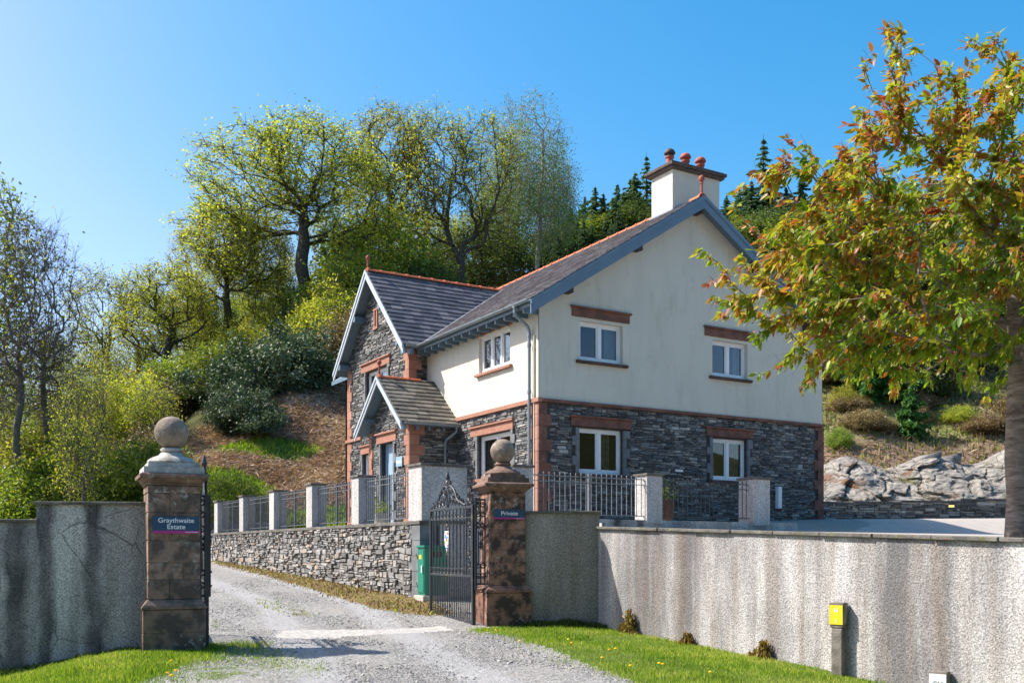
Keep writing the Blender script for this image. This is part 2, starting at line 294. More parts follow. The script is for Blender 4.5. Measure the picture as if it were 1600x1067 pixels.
class MB:
    def __init__(s): s.v = []; s.f = []; s.r = []; s.rv = .5; s.mk = []
    def mark(s):      # what follows is a piece of its own
        if len(s.f) > (s.mk[-1] if s.mk else 0): s.mk.append(len(s.f))
    def poly(s, pts, r=None):
        i = len(s.v); s.v += [tuple(p) for p in pts]; s.f.append(tuple(range(i, i+len(pts)))); s.r.append(s.rv if r is None else r)
    def hexa(s, p, r=None):      # p: 4 bottom ccw, 4 top ccw
        i = len(s.v); s.v += [tuple(q) for q in p]
        for f in ((3, 2, 1, 0), (4, 5, 6, 7), (0, 1, 5, 4), (1, 2, 6, 5), (2, 3, 7, 6), (3, 0, 4, 7)):
            s.f.append(tuple(i+k for k in f)); s.r.append(s.rv if r is None else r)
    def box(s, x0, x1, y0, y1, z0, z1, r=None):
        s.hexa([(x0, y0, z0), (x1, y0, z0), (x1, y1, z0), (x0, y1, z0), (x0, y0, z1), (x1, y0, z1), (x1, y1, z1), (x0, y1, z1)], r)
    def frus(s, w0, w1, z0, z1, cx=0, cy=0, r=None):
        a, b = w0/2, w1/2
        s.hexa([(cx-a, cy-a, z0), (cx+a, cy-a, z0), (cx+a, cy+a, z0), (cx-a, cy+a, z0), (cx-b, cy-b, z1), (cx+b, cy-b, z1), (cx+b, cy+b, z1), (cx-b, cy+b, z1)], r)
    def beam(s, a, b, w, h, up=(0, 0, 1)):      # rectangular bar from a to b
        a, b, up = Vector(a), Vector(b), Vector(up); d = (b-a).normalized(); sx = d.cross(up).normalized()*w/2; sz = sx.cross(d).normalized()*h/2
        s.hexa([a-sx-sz, a+sx-sz, b+sx-sz, b-sx-sz, a-sx+sz, a+sx+sz, b+sx+sz, b-sx+sz])
    def tube(s, pts, rr, n=6, caps=True):
        pts = [Vector(p) for p in pts]; rr = rr if hasattr(rr, '__len__') else [rr]*len(pts)
        base = len(s.v); k = len(pts)
        up = Vector((0, 0, 1)) if abs((pts[-1]-pts[0]).normalized().z) < .9 else Vector((1, 0, 0))
        for i, p in enumerate(pts):
            d = (pts[min(i+1, k-1)]-pts[max(i-1, 0)]).normalized(); a = d.cross(up)
            if a.length < 1e-4: a = d.cross(Vector((.3, .9, .1)))
            a.normalize(); b = d.cross(a)
            for j in range(n):
                t = 2*PI*j/n; s.v.append(tuple(p+(a*math.cos(t)+b*math.sin(t))*rr[i]))
        for i in range(k-1):
            for j in range(n):
                a0 = base+i*n+j; a1 = base+i*n+(j+1) % n
                s.f.append((a0, a1, a1+n, a0+n)); s.r.append(s.rv)
        if caps:
            s.f.append(tuple(base+j for j in range(n))[::-1]); s.r.append(s.rv)
            s.f.append(tuple(base+(k-1)*n+j for j in range(n))); s.r.append(s.rv)
    def lathe(s, prof, n=24, cx=0, cy=0, cz=0):
        base = len(s.v)
        for r_, z in prof:
            for j in range(n):
                t = 2*PI*j/n; s.v.append((cx+r_*math.cos(t), cy+r_*math.sin(t), cz+z))
        for i in range(len(prof)-1):
            for j in range(n):
                a0 = base+i*n+j; a1 = base+i*n+(j+1) % n
                s.f.append((a0, a1, a1+n, a0+n)); s.r.append(s.rv)
        s.f.append(tuple(base+j for j in range(n))[::-1]); s.r.append(s.rv)
        s.f.append(tuple(base+(len(prof)-1)*n+j for j in range(n))); s.r.append(s.rv)
    def build(s, name, mat, parent=None, smooth=False, bevel=0, auto=False):
        if s.mk:
            cuts = [0]+[k for k in s.mk if k < len(s.f)]+[len(s.f)]; res = None
            for a, b in zip(cuts, cuts[1:]):
                m = MB(); ids = {}
                for f in s.f[a:b]: m.f.append(tuple(ids.setdefault(i, len(ids)) for i in f))
                m.v = [s.v[i] for i in ids]; m.r = s.r[a:b]; res = m.build(name, mat, parent, smooth, bevel)
            return res
        me = bpy.data.meshes.new(name); me.from_pydata([tuple(v) for v in s.v], [], s.f)
        a = me.attributes.new('rnd', 'FLOAT', 'FACE'); a.data.foreach_set('value', np.array(s.r, np.float32))
        me.materials.append(M[mat])
        if smooth:
            me.polygons.foreach_set('use_smooth', np.ones(len(me.polygons), bool)); me.set_sharp_from_angle(angle=rad(40))
        o = link(name, me, parent)
        if bevel:
            b = o.modifiers.new('bevel', 'BEVEL'); b.width = bevel; b.segments = 2; b.limit_method = 'ANGLE'
        return o
class Fr:      # a wall face: O origin, S along, N outward
    def __init__(s, O, S, N): s.O, s.S, s.N = Vector(O), Vector(S), Vector(N)
    def p(s, u, z, n=0): q = s.O+s.S*u+s.N*n; return (q.x, q.y, s.O.z+z+s.N.z*n)
    def box(s, mb, u0, u1, z0, z1, n0, n1, r=None):
        P = s.p
        mb.hexa([P(u0, z0, n1), P(u1, z0, n1), P(u1, z0, n0), P(u0, z0, n0), P(u0, z1, n1), P(u1, z1, n1), P(u1, z1, n0), P(u0, z1, n0)], r)
def panel(mb, fr, s0, s1, z0, z1, holes, depth=.24, n=0):
    ss = sorted({s0, s1, *[h[0] for h in holes], *[h[1] for h in holes]}); zs = sorted({z0, z1, *[h[2] for h in holes], *[h[3] for h in holes]})
    ss = [x for x in ss if s0 <= x <= s1]; zs = [x for x in zs if z0 <= x <= z1]
    for i in range(len(ss)-1):
        for j in range(len(zs)-1):
            cs, cz = (ss[i]+ss[i+1])/2, (zs[j]+zs[j+1])/2
            if any(h[0] < cs < h[1] and h[2] < cz < h[3] for h in holes): continue
            mb.poly([fr.p(ss[i], zs[j], n), fr.p(ss[i+1], zs[j], n), fr.p(ss[i+1], zs[j+1], n), fr.p(ss[i], zs[j+1], n)])
    for h in holes:
        a, b, c, d = max(h[0], s0), min(h[1], s1), max(h[2], z0), min(h[3], z1)
        if a >= b or c >= d: continue
        P = fr.p
        mb.poly([P(a, c, n), P(a, d, n), P(a, d, -depth), P(a, c, -depth)]); mb.poly([P(b, c, n), P(b, d, n), P(b, d, -depth), P(b, c, -depth)])
        if d == h[3]: mb.poly([P(a, d, n), P(b, d, n), P(b, d, -depth), P(a, d, -depth)])
        if c == h[2]: mb.poly([P(a, c, n), P(b, c, n), P(b, c, -depth), P(a, c, -depth)])
def stones(mb, fr, s0, s1, z0, z1, holes, rng, hr=(.045, .10), lr=(.12, .42), clip=None, dep=(.012, .05), gap=.008, n0=0, warp=0., jk=.18):
    if warp:
        P0 = fr.p; fr = Fr(fr.O, fr.S, fr.N); wz = lambda u, z: z+warp*(math.sin(2.3*u+z*4)+.6*math.sin(6.1*u-z*9+1))*min(1, max(0, (z1-z)*4))
        fr.p = lambda u, z, n=0: P0(u, wz(u, z), n)
    z = z0
    while z < z1-.01:
        h = rng.uniform(*hr)*1.6; h = min(h, z1-z)
        zm = z+h/2; a, b = s0, s1
        if clip: a2, b2 = clip(z+h*.7); a, b = max(a, a2), min(b, b2)
        iv = [(a, b)]
        for hh in holes:
            if hh[2]-.02 < zm < hh[3]+.02:
                nv = []
                for p, q in iv:
                    if hh[1] <= p or hh[0] >= q: nv.append((p, q)); continue
                    if hh[0] > p: nv.append((p, hh[0]))
                    if hh[1] < q: nv.append((hh[1], q))
                iv = nv
        for p, q in iv:
            if q-p < .03: continue
            s = p-rng.uniform(0, .2)
            while s < q-.02:
                l = rng.uniform(*lr)*(1+.5*(h > .12)); e = s+l
                lo, hi = max(s, p), min(e, q)
                s = e
                if q-hi < .06: hi = q; s = q
                if hi-lo < .025: continue
                k = 1 if rng.random() < .45 or h < hr[0]*1.5 else (2 if rng.random() < .8 else 3)
                cuts = sorted([0, 1]+[(i+1)/k+rng.uniform(-.12, .12) for i in range(k-1)])
                for c in range(k):
                    a0, a1 = z+h*cuts[c]+gap*.5, z+h*cuts[c+1]-gap*.5
                    if a1-a0 < .01: continue
                    l0, l1 = lo+gap*.5, hi-gap*.5
                    if k > 1 and rng.random() < .4 and l1-l0 > .2:
                        m = l0+(l1-l0)*rng.uniform(.3, .7); segs = [(l0, m-gap*.5), (m+gap*.5, l1)]
                    else: segs = [(l0, l1)]
                    for b0, b1 in segs:
                        d = rng.uniform(*dep)+n0; j = lambda m: rng.uniform(-m, m)
                        r = rng.random(); ins = min(.012, (a1-a0)*.25); jz = min(.012 if jk < .2 else .05, (a1-a0)*jk)
                        sk = j(.02 if jk < .2 else .045)
                        B = [fr.p(b0, a0, n0), fr.p(b1, a0, n0), fr.p(b1, a1, n0), fr.p(b0, a1, n0)]
                        T = [fr.p(b0+ins+max(sk, 0), a0+ins*.6+j(jz)*.5, d+j(.006)), fr.p(b1-ins+min(sk, 0)*.5, a0+ins*.6+j(jz)*.5, d+j(.006)), fr.p(b1-ins, a1-ins*.6+j(jz)*.5, d+j(.006)), fr.p(b0+ins, a1-ins*.6+j(jz)*.5, d+j(.006))]
                        i = len(mb.v); mb.v += B+T
                        for f in ((4, 5, 6, 7), (0, 1, 5, 4), (1, 2, 6, 5), (2, 3, 7, 6), (3, 0, 4, 7)):
                            mb.f.append(tuple(i+q_ for q_ in f)); mb.r.append(r)
        z += h
def slates(mb, O, U, V, W_, L, rng, expo=.24, wid=.3, clip=None):
    O, U, V = Vector(O), Vector(U), Vector(V); Nn = U.cross(V).normalized()
    if Nn.z < 0: Nn = -Nn
    k = 0; v = 0
    while v < L-.03:
        u = -rng.uniform(0, wid) if k % 2 else -wid*rng.uniform(.4, .6)
        while u < W_:
            w = wid*rng.uniform(.8, 1.2); a, b = max(u, 0), min(u+w, W_); u += w
            if b-a < .03: continue
            if clip and not clip(O+U*(a+b)/2+V*(v+expo/2)): continue
            r = rng.random(); dz = rng.uniform(-.004, .004); dv = rng.uniform(-.008, .008)
            lo, hi = v+dv, min(v+expo*1.15, L)
            p = lambda uu, vv, nn: O+U*uu+V*vv+Nn*nn
            q = [p(a+.003, lo, .002), p(b-.003, lo, .002), p(b-.003, hi, .0), p(a+.003, hi, .0), p(a+.003, lo, .034+dz), p(b-.003, lo, .034+dz+rng.uniform(-.003, .003)), p(b-.003, hi, .008), p(a+.003, hi, .008)]
            i = len(mb.v); mb.v += [tuple(x) for x in q]
            for f in ((4, 5, 6, 7), (0, 1, 5, 4), (1, 2, 6, 5), (3, 0, 4, 7)): mb.f.append(tuple(i+x for x in f)); mb.r.append(r)
        v += expo; k += 1
def text(name, s, size, mat, parent, loc, rz, bold=.0, width=None):
    cu = bpy.data.curves.new(name, 'FONT'); cu.body = s; cu.size = size; cu.align_x = 'CENTER'; cu.extrude = .0015; cu.offset = bold*size
    ob = bpy.data.objects.new(name, cu); COL.objects.link(ob); bpy.context.view_layer.update()
    me = bpy.data.meshes.new_from_object(ob.evaluated_get(bpy.context.evaluated_depsgraph_get())); bpy.data.objects.remove(ob)
    me.materials.clear(); me.materials.append(M[mat])
    if width:
        xs = [v.co.x for v in me.vertices]; f = width/(max(xs)-min(xs))
        for v in me.vertices: v.co.x *= f
    o = link(name, me, parent); o.location = loc; o.rotation_euler = (PI/2, 0, rz); return o
# ================================================================== THE HOUSE (local x = a along the gable, y = b along the front)
HX, HY = .67, 24.0
RZ = math.atan2(.51, .86)
AV = Vector((math.cos(RZ), math.sin(RZ), 0)); BV = Vector((-math.sin(RZ), math.cos(RZ), 0))
def HW(a, b, z=0): return Vector((HX, HY, 0))+AV*a+BV*b+Vector((0, 0, z))
def to_ab(X, Y): dx, dy = X-HX, Y-HY; return dx*AV.x+dy*AV.y, dx*BV.x+dy*BV.y
rng = random.Random(5)
house = empty('country_house', (HX, HY, 0), RZ, 'two storey house, cream render over dark slate stone, slate roofs and red stone trim', 'house')
GA = 9.84; RA, RZT = 4.92, 9.45; EA, EZ = -.45, 6.02; SL = (RZT-EZ)/(RA-EA)
zroof = lambda a: EZ+SL*(a-EA) if a <= RA else EZ+SL*(2*RA-EA-a)
front = Fr((0, 0, 0), (0, 1, 0), (-1, 0, 0)); gab = Fr((0, 0, 0), (1, 0, 0), (0, -1, 0))
wing = Fr((-.585, 0, 0), (0, 1, 0), (-1, 0, 0)); wside = Fr((-.585, 6.27, 0), (1, 0, 0), (0, -1, 0))
por = Fr((-1.43, 0, 0), (0, 1, 0), (-1, 0, 0)); pside = Fr((-1.43, 4.4, 0), (1, 0, 0), (0, -1, 0))
W1, W2, PB0, PB1 = 6.27, 11.19, 4.4, 7.22
UZ0, UZ1, LZ0, LZ1 = 4.76, 5.76, 1.93, 3.08
# windows: face, opening s0 s1 z0 z1, frame inset, panes, kind
WIN = [
 (front, 1.36, 3.02, UZ0, UZ1, 3, (1.24, 3.16, 5.77, 6.0), 'up'),
 (front, 1.30, 3.08, LZ0, LZ1, 2, (1.18, 3.46, 3.10, 3.36), 'low'),
 (gab, 1.17, 2.52, UZ0, UZ1, 2, (.93, 2.72, 5.84, 6.10), 'up'),
 (gab, 5.56, 6.86, UZ0, UZ1, 2, (5.28, 7.0, 5.84, 6.10), 'up'),
 (gab, 1.14, 2.52, LZ0, LZ1, 2, (.90, 2.76, 3.12, 3.38), 'low'),
 (gab, 5.56, 6.84, LZ0, LZ1, 2, (5.33, 7.04, 3.12, 3.38), 'low'),
 (wing, 7.83, 9.59, 4.45, 5.76, 2, (7.63, 9.92, 5.78, 6.06), 'wing'),
 (wing, 9.30, 9.86, 1.9, 3.12, 1, (9.14, 9.98, 3.14, 3.42), 'wing'),
]
hol = lambda f: [w[1:5] for w in WIN if w[0] is f]
door = (5.46, 6.37, .45, 3.10)
# --- backing walls
mb = MB()
panel(mb, front, 0, W1, 3.70, 5.85, hol(front), .26, .03)
panel(mb, gab, -.03, GA, 3.70, 5.85, hol(gab), .26, .03)
mb.poly([front.p(0, 5.85, .03), front.p(W1, 5.85, .03), front.p(W1, 6.2, .03), front.p(0, 6.2, .03)])
mb.poly([gab.p(-.03, 5.85, .03), gab.p(GA, 5.85, .03), gab.p(GA, zroof(0)-.1, .03), gab.p(RA, RZT-.12, .03), gab.p(-.03, zroof(0)-.12, .03)])
mb.poly([(GA, -.03, 3.7), (GA, 13, 3.7), (GA, 13, 6.2), (GA, -.03, 6.2)])
mb.build('rendered_wall', 'cream_render', house)
mb = MB()
panel(mb, front, 0, W1, .2, 3.70, hol(front), .26); panel(mb, gab, 0, GA, .2, 3.70, hol(gab), .26)
panel(mb, wing, W1, W2, .2, 6.0, hol(wing), .26)
mb.poly([wing.p(W1, 6.0), wing.p(W2, 6.0), wing.p((W1+W2)/2, 8.6)])
panel(mb, wside, 0, .585, .2, 6.1, [])
panel(mb, por, PB0, PB1, .2, 3.5, [door], .3); mb.poly([por.p(PB0, 3.5), por.p(PB1, 3.5), por.p(5.81, 4.8)])
panel(mb, pside, 0, 1.43, .2, 3.5, [])
mb.poly([(-1.43, PB1, .2), (-.585, PB1, .2), (-.585, PB1, 3.6), (-1.43, PB1, 3.6)])
mb.poly([(-.585, W2, .2), (9.8, W2, .2), (9.8, W2, 6.1), (-.585, W2, 6.1)])
mb.poly([(GA, 0, .2), (GA, 13, .2), (GA, 13, 3.7), (GA, 0, 3.7)])
mb.poly([(GA, 13, .2), (0, 13, .2), (0, 13, 6.2), (GA/2, 13, 9.3), (GA, 13, 6.2)])
mb.build('wall_core', 'dark_mortar', house)
# --- slate stone facing
mb = MB()
QW = .34
def qh(a, b, z0, z1): return (a, b, z0, z1)
lin = lambda f: [w[6] for w in WIN if w[0] is f]
ext = lambda f: [(w[1]-.2, w[2]+.2, w[3]-.08, w[4]+.04) for w in WIN if w[0] is f and w[7] != 'up']
HR = dict(hr=(.03, .066), lr=(.10, .40), warp=.006)
stones(mb, front, .02, W1, .3, 3.64, ext(front)+lin(front)+[(0, .26, 0, 4)], rng, **HR)
stones(mb, gab, .02, GA-.02, .3, 3.64, ext(gab)+lin(gab)+[(0, .3, 0, 4), (GA-.3, GA, 0, 4)], rng, **HR)
wm = (W1+W2)/2
clipw = lambda z: (wm-(8.72-z), wm+(8.72-z)) if z > 6.0 else (W1, W2)
stones(mb, wing, W1+.02, W2-.02, .3, 8.6, ext(wing)+lin(wing)+[(W1, W1+.27, 0, 6.2), (W2-.27, W2, 0, 6.2), (W1, W2, 3.64, 3.76), (8.55, 8.92, 7.0, 7.66)], rng, clip=clipw, **HR)
stones(mb, wside, .03, .575, .3, 6.2, [(0, .2, 0, 7)], rng, **HR)
clipp = lambda z: (5.81-(4.86-z)*1.11, 5.81+(4.86-z)*1.11) if z > 3.6 else (PB0, PB1)
stones(mb, por, PB0+.02, PB1-.02, .3, 4.8, [(door[0]-.2, door[1]+.2, 0, 3.12), (5.24, 6.63, 3.12, 3.42), (PB0, PB0+.25, 0, 3.5), (PB1-.22, PB1, 0, 3.5)], rng, clip=clipp, **HR)
stones(mb, pside, .03, 1.42, .3, 3.5, [(0, .28, 0, 4)], rng, **HR)
mb.build('stone_facing', 'slate_stone', house)
# --- red sandstone: quoins, string course
QB = MB()
def quoin(mb, frA, frB, uA, uB, dirA, dirB, z0, z1, hA=(.40, .28), hB=(.18, .32), h=.30):
    z = z0; k = 0
    while z < z1-.02:
        t = min(z+h*rng.uniform(.9, 1.1), z1); a, b = hA[k % 2], hB[k % 2]; r = rng.random(); g_ = .004
        if frA: frA.box(mb, min(uA, uA+dirA*a), max(uA, uA+dirA*a), z+g_, t-g_, -.05, .055, r)
        if frB: frB.box(QB if frB is gab else mb, min(uB, uB+dirB*b)-(.052 if dirB > 0 else 0), max(uB, uB+dirB*b)+(.052 if dirB < 0 else 0), z+g_, t-g_, -.05, .052, r)
        z = t; k += 1
mb = MB()
quoin(mb, front, gab, 0, 0, 1, 1, .3, 3.62)
QB.mark(); quoin(mb, None, gab, 0, GA, 1, -1, .3, 3.62)
mb.mark(); quoin(mb, wing, wside, W1, 0, 1, 1, .3, 6.15, hA=(.34, .2), hB=(.2, .36))
mb.mark(); quoin(mb, wing, None, W2, 0, -1, 1, .3, 6.15)
mb.mark(); quoin(mb, por, pside, PB0, 0, 1, 1, .3, 3.5, hA=(.18, .3), hB=(.42, .26))
mb.mark(); quoin(mb, por, None, PB1, 0, -1, 1, .3, 3.5, hA=(.26, .2))
mb.build('quoins', 'red_sandstone', house); QB.build('quoins', 'shaded_worn_sandstone', house)
mb = MB()
front.box(mb, -.1, PB0, 3.63, 3.73, -.02, .10); m2 = MB(); gab.box(m2, .0, GA+.06, 3.64, 3.715, -.02, .098); m2.build('string_course', 'shaded_worn_sandstone', house)
mb.mark(); wing.box(mb, 9.9, W2+.05, 3.63, 3.73, -.02, .10)
mb.build('string_course', 'red_sandstone', house)
# --- windows
def window(f, s0, s1, z0, z1, panes, li, kind, idx):
    d0 = -.16; fw = .07
    s0f, s1f = s0, s1
    if kind == 'up' and f is front: d0 = -.13
    LM = 'red_sandstone' if f is not gab else 'shaded_worn_sandstone'
    mb = MB(); B = lambda a, b, c, d, n0=d0, n1=d0+.08, r=.5: f.box(mb, a, b, c, d, n0, n1, r)
    B(s0f, s1f, z0, z0+fw+.02); B(s0f, s1f, z1-fw, z1); B(s0f, s0f+fw, z0+fw+.02, z1-fw); B(s1f-fw, s1f, z0+fw+.02, z1-fw)
    iw = (s1f-s0f-2*fw)/panes
    for k in range(1, panes): x = s0f+fw+iw*k; B(x-.045, x+.045, z0+fw+.02, z1-fw, d0+.003, d0+.083)
    for k in range(panes):      # sash rims
        a, b = s0f+fw+iw*k+(.045 if k else 0), s0f+fw+iw*(k+1)-(.045 if k < panes-1 else 0); c, d = z0+fw+.02, z1-fw
        for q in ((a, b, c, c+.04), (a, b, d-.04, d), (a, a+.04, c+.04, d-.04), (b-.04, b, c+.04, d-.04)): B(*q, d0+.02, d0+.065)
    if s0f > s0: B(s0, s0f, z0, z1, d0-.05, d0+.03)
    w = mb.build('window', 'white_frame', house, bevel=.006)
    m = MB(); f.box(m, s0f+fw, s1f-fw, z0+fw, z1-fw, d0+.028, d0+.034); m.build('pane', 'window_glass', w)
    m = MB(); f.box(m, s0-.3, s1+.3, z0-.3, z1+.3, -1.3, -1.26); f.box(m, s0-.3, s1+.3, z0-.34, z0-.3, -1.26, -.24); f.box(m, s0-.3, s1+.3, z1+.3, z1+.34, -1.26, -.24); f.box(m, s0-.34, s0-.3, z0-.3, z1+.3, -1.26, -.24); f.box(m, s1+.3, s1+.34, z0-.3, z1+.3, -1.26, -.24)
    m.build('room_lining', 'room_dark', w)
    m = MB()      # folded curtains or blinds behind the glass
    cw = (s1f-s0f)
    spans = {0: [(s0f+.02, s0f+cw*.3)], 1: [(s0f+cw*.6, s1f)], 2: [(s0f+cw*.72, s1f)], 3: [(s0f+cw*.8, s1f)], 4: [(s0f, s0f+cw*.08), (s0f+cw*.55, s0f+cw*.85)], 5: [(s0f, s0f+cw*.3), (s0f+cw*.6, s1f)], 6: [(s0f, s0f+cw*.25), (s1f-cw*.2, s1f)], 7: []}[idx]
    for a, b in spans:
        m.mark()
        n = max(4, int((b-a)/.04)); P = [(a+(b-a)*i/n, -.28-.03*(i % 2)-.008*rng.random()) for i in range(n+1)]
        for i in range(n): m.poly([f.p(P[i][0], z0, P[i][1]), f.p(P[i+1][0], z0, P[i+1][1]), f.p(P[i+1][0], z1, P[i+1][1]), f.p(P[i][0], z1, P[i][1])])
    if spans: m.build('curtain', 'curtain' if kind == 'low' else 'blind', w)
    m = MB(); a, b, c, d = li; pr = .065
    f.box(m, a, b, c, d-.045, -.02, pr, .3); f.box(m, a-.04, b+.04, d-.045, d, -.02, pr+.05, .6)
    m.build('lintel', LM, w, bevel=.006)
    m = MB(); f.box(m, s0-.12, s1+.12, z0-.075, z0-.003, -.2, .12, .4)
    m.build('sill', 'red_sandstone' if f is not gab else 'dark_sill', w, bevel=.006)
    if kind != 'up':      # dressed slate jambs
        m = MB(); z = z0-.02; k = 0
        sd_ = []
        while z < z1-.02: t = min(z+rng.uniform(.2, .3), z1+.02); sd_.append((z, t, .1+.1*(k % 2))); z = t; k += 1
        for z, t, e in sd_: f.box(m, s0-e, s0, z+.004, t-.004, -.2, .056)
        m.mark()
        for z, t, e in sd_: f.box(m, s1, s1+.3-e, z+.004, t-.004, -.2, .056)
        m.build('jamb_blocks', 'grey_slate_block', w)
    return w
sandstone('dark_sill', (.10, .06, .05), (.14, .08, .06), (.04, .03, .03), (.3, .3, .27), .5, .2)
for i, w in enumerate(WIN): window(*w[:6], w[6], w[7], i)
# vent slit in the wing gable
m = MB(); wing.box(m, 8.60, 8.68, 7.1, 7.62, -.05, .06); wing.box(m, 8.80, 8.88, 7.1, 7.62, -.05, .06); wing.box(m, 8.56, 8.92, 7.02, 7.1, -.05, .075); wing.box(m, 8.56, 8.92, 7.62, 7.68, -.05, .07); wing.box(m, 8.68, 8.8, 7.1, 7.62, -.05, .01)
m.build('vent_slit', 'red_sandstone', house)
# --- porch door
m = MB(); d0, d1, dz0, dz1 = door
por.box(m, d0, d0+.07, .6, dz1, -.2, -.12); por.box(m, d1-.07, d1, .6, dz1, -.2, -.12); por.box(m, d0+.07, d1-.07, dz1-.07, dz1, -.2, -.12); por.box(m, d0+.07, d1-.07, .6, dz1-.07, -.19, -.15)
for zz in (.8, 1.75): por.box(m, d0+.17, d1-.17, zz, zz+.8, -.15, -.135)
dr = m.build('door', 'door_blue', house, bevel=.006)
m = MB(); m.tube([por.p(d0+.14, 1.62, -.1), por.p(d0+.24, 1.62, -.1)], .012); m.tube([por.p(d0+.14, 1.62, -.15), por.p(d0+.14, 1.62, -.1)], .012); m.build('handle', 'white_frame', dr)
m = MB(); por.box(m, 5.24, 6.63, 3.12, 3.37, -.02, .065); por.box(m, 5.2, 6.67, 3.37, 3.42, -.02, .12); m.build('lintel', 'red_sandstone', dr, bevel=.006)
m = MB(); z = .6; k = 0
while z < 3.1:
    tz = min(z+.27, 3.1); e = .1+.1*(k % 2); por.box(m, d0-e, d0, z+.004, tz-.004, -.2, .056); z = tz; k += 1
m.mark(); z = .6; k = 0
while z < 3.1: tz = min(z+.27, 3.1); e = .1+.1*(k % 2); por.box(m, d1, d1+.3-e, z+.004, tz-.004, -.2, .056); z = tz; k += 1
m.build('jamb_blocks', 'grey_slate_block', dr)
# --- main roof
def slab(mb, pts, th): mb.hexa([(x, y, z-th) for x, y, z in pts]+pts)
U, V = Vector((0, 1, 0)), Vector((RA-EA, 0, RZT-EZ)).normalized(); LS = math.hypot(RA-EA, RZT-EZ)
B0, B1 = -.38, 13.2
mb = MB(); slab(mb, [(EA, B0, EZ), (RA, B0, RZT), (RA, B1, RZT), (EA, B1, EZ)], .13)
E2 = 2*RA-EA; slab(mb, [(RA, B0, RZT), (E2, B0, EZ), (E2, B1, EZ), (RA, B1, RZT)], .13)
roof = mb.build('main_roof', 'blue_paint', house)
mb = MB()
slates(mb, (EA-.04, B0-.03, EZ-.02), U, V, B1-B0, LS+.03, rng, .22, .3, clip=lambda p: p.y < 6.9+(p.x+.5)*.62 or p.x > 4.4)
V2 = Vector((RA-E2, 0, RZT-EZ)).normalized()
slates(mb, (E2+.04, B0-.03, EZ-.02), U, V2, B1-B0, LS+.03, rng, .22, .45)
mb.build('slates', 'sunlit_slate', roof)
def ridge(mb, a, b, seg=.45, r=.10, lift=.0):
    a, b = Vector(a), Vector(b); d = (b-a).normalized(); s = d.cross(Vector((0, 0, 1))); n = int((b-a).length/seg)
    for i in range(n):
        p, q = a+d*seg*i, a+d*(seg*(i+1)-.012)
        for (p0, p1, rr) in ((p, q, r), (p-d*.0, p+d*.07, r+.016)):
            i0 = len(mb.v); K = 8; rv = rng.random()
            for pp in (p0, p1):
                for k in range(K+1):
                    t = PI*k/K; mb.v.append(tuple(pp+s*math.cos(t)*rr*1.25+Vector((0, 0, math.sin(t)*rr-.05+lift))))
            for k in range(K): mb.f.append((i0+k, i0+k+1, i0+K+2+k, i0+K+1+k)); mb.r.append(rv)
            mb.f.append(tuple(range(i0, i0+K+1))); mb.r.append(rv); mb.f.append(tuple(range(i0+K+1, i0+2*K+2))); mb.r.append(rv)
mb = MB(); ridge(mb, (RA, 1.45, RZT), (RA, B1, RZT)); mb.mark(); ridge(mb, (RA, B0, RZT), (RA, .49, RZT)); mb.build('ridge_tiles', 'ridge_clay', roof)
def finial(x, y, z, parent, h=.5):
    m = MB(); k = h/.5
    m.lathe([(.07*k, -.05), (.07*k, .03), (.035*k, .06*k), (.03*k, .28*k), (.05*k, .30*k), (.03*k, .33*k), (.065*k, .38*k), (.085*k, .43*k), (.065*k, .49*k), (.02*k, .53*k)], 12, x, y, z); m.build('finial', 'pot_clay', parent, smooth=True)
finial(RA, B0+.06, RZT+.04, roof)
# barge boards on the gable
mb = MB()
for sgn in (-1, 1):
    x0, z0 = (EA-.06, EZ-.04) if sgn < 0 else (E2+.06, EZ-.04); yb = B0-.02
    def bq(dz0, dz1, y0, y1): 
        mb.hexa([(x0, y0, z0-dz0), (RA, y0, RZT-dz0), (RA, y1, RZT-dz0), (x0, y1, z0-dz0), (x0, y0, z0-dz1), (RA, y0, RZT-dz1), (RA, y1, RZT-dz1), (x0, y1, z0-dz1)])
    bq(.34, .05, yb-.035, yb); bq(.12, .01, yb-.06, yb-.0352)
mb.build('barge_board', 'blue_paint', house)
mb = MB()
for a in (.75, 2.9, RA, 2*RA-2.9, GA-.75): zz = zroof(a)-.30; mb.mark(); mb.box(a-.07, a+.07, B0+.1, -.0, zz-.14, zz+.1)
mb.build('purlin_ends', 'cowl_dark', house)
# gutter and rafter feet on the front
def gutter(mb, a, b, r=.065, down=Vector((0, 0, -1))):
    a, b = Vector(a), Vector(b); d = (b-a).normalized(); s = d.cross(Vector((0, 0, 1)))
    for (p, q, rr) in [(a, b, r)]+[(a+d*t, a+d*(t+.05), r+.01) for t in np.arange(.0, (b-a).length-.05, 1.1)]:
        i0 = len(mb.v); K = 8
        for pp in (p, q):
            for k in range(K+1): t = PI*k/K; mb.v.append(tuple(pp+s*math.cos(t)*rr-Vector((0, 0, math.sin(t)*rr))))
            for k in range(K+1)[::-1]: t = PI*k/K; mb.v.append(tuple(pp+s*math.cos(t)*rr*.86-Vector((0, 0, math.sin(t)*rr*.8))))
        m_ = 2*K+2
        for k in range(m_): mb.f.append((i0+k, i0+(k+1) % m_, i0+m_+(k+1) % m_, i0+m_+k)); mb.r.append(.5)
        mb.f.append(tuple(range(i0, i0+m_))); mb.r.append(.5); mb.f.append(tuple(range(i0+m_, i0+2*m_))); mb.r.append(.5)
mb = MB(); gutter(mb, (EA-.085, B0-.0, EZ-.015), (EA-.085, 5.95, EZ-.015)); mb.build('gutter', 'gutter_paint', house)
mb = MB()
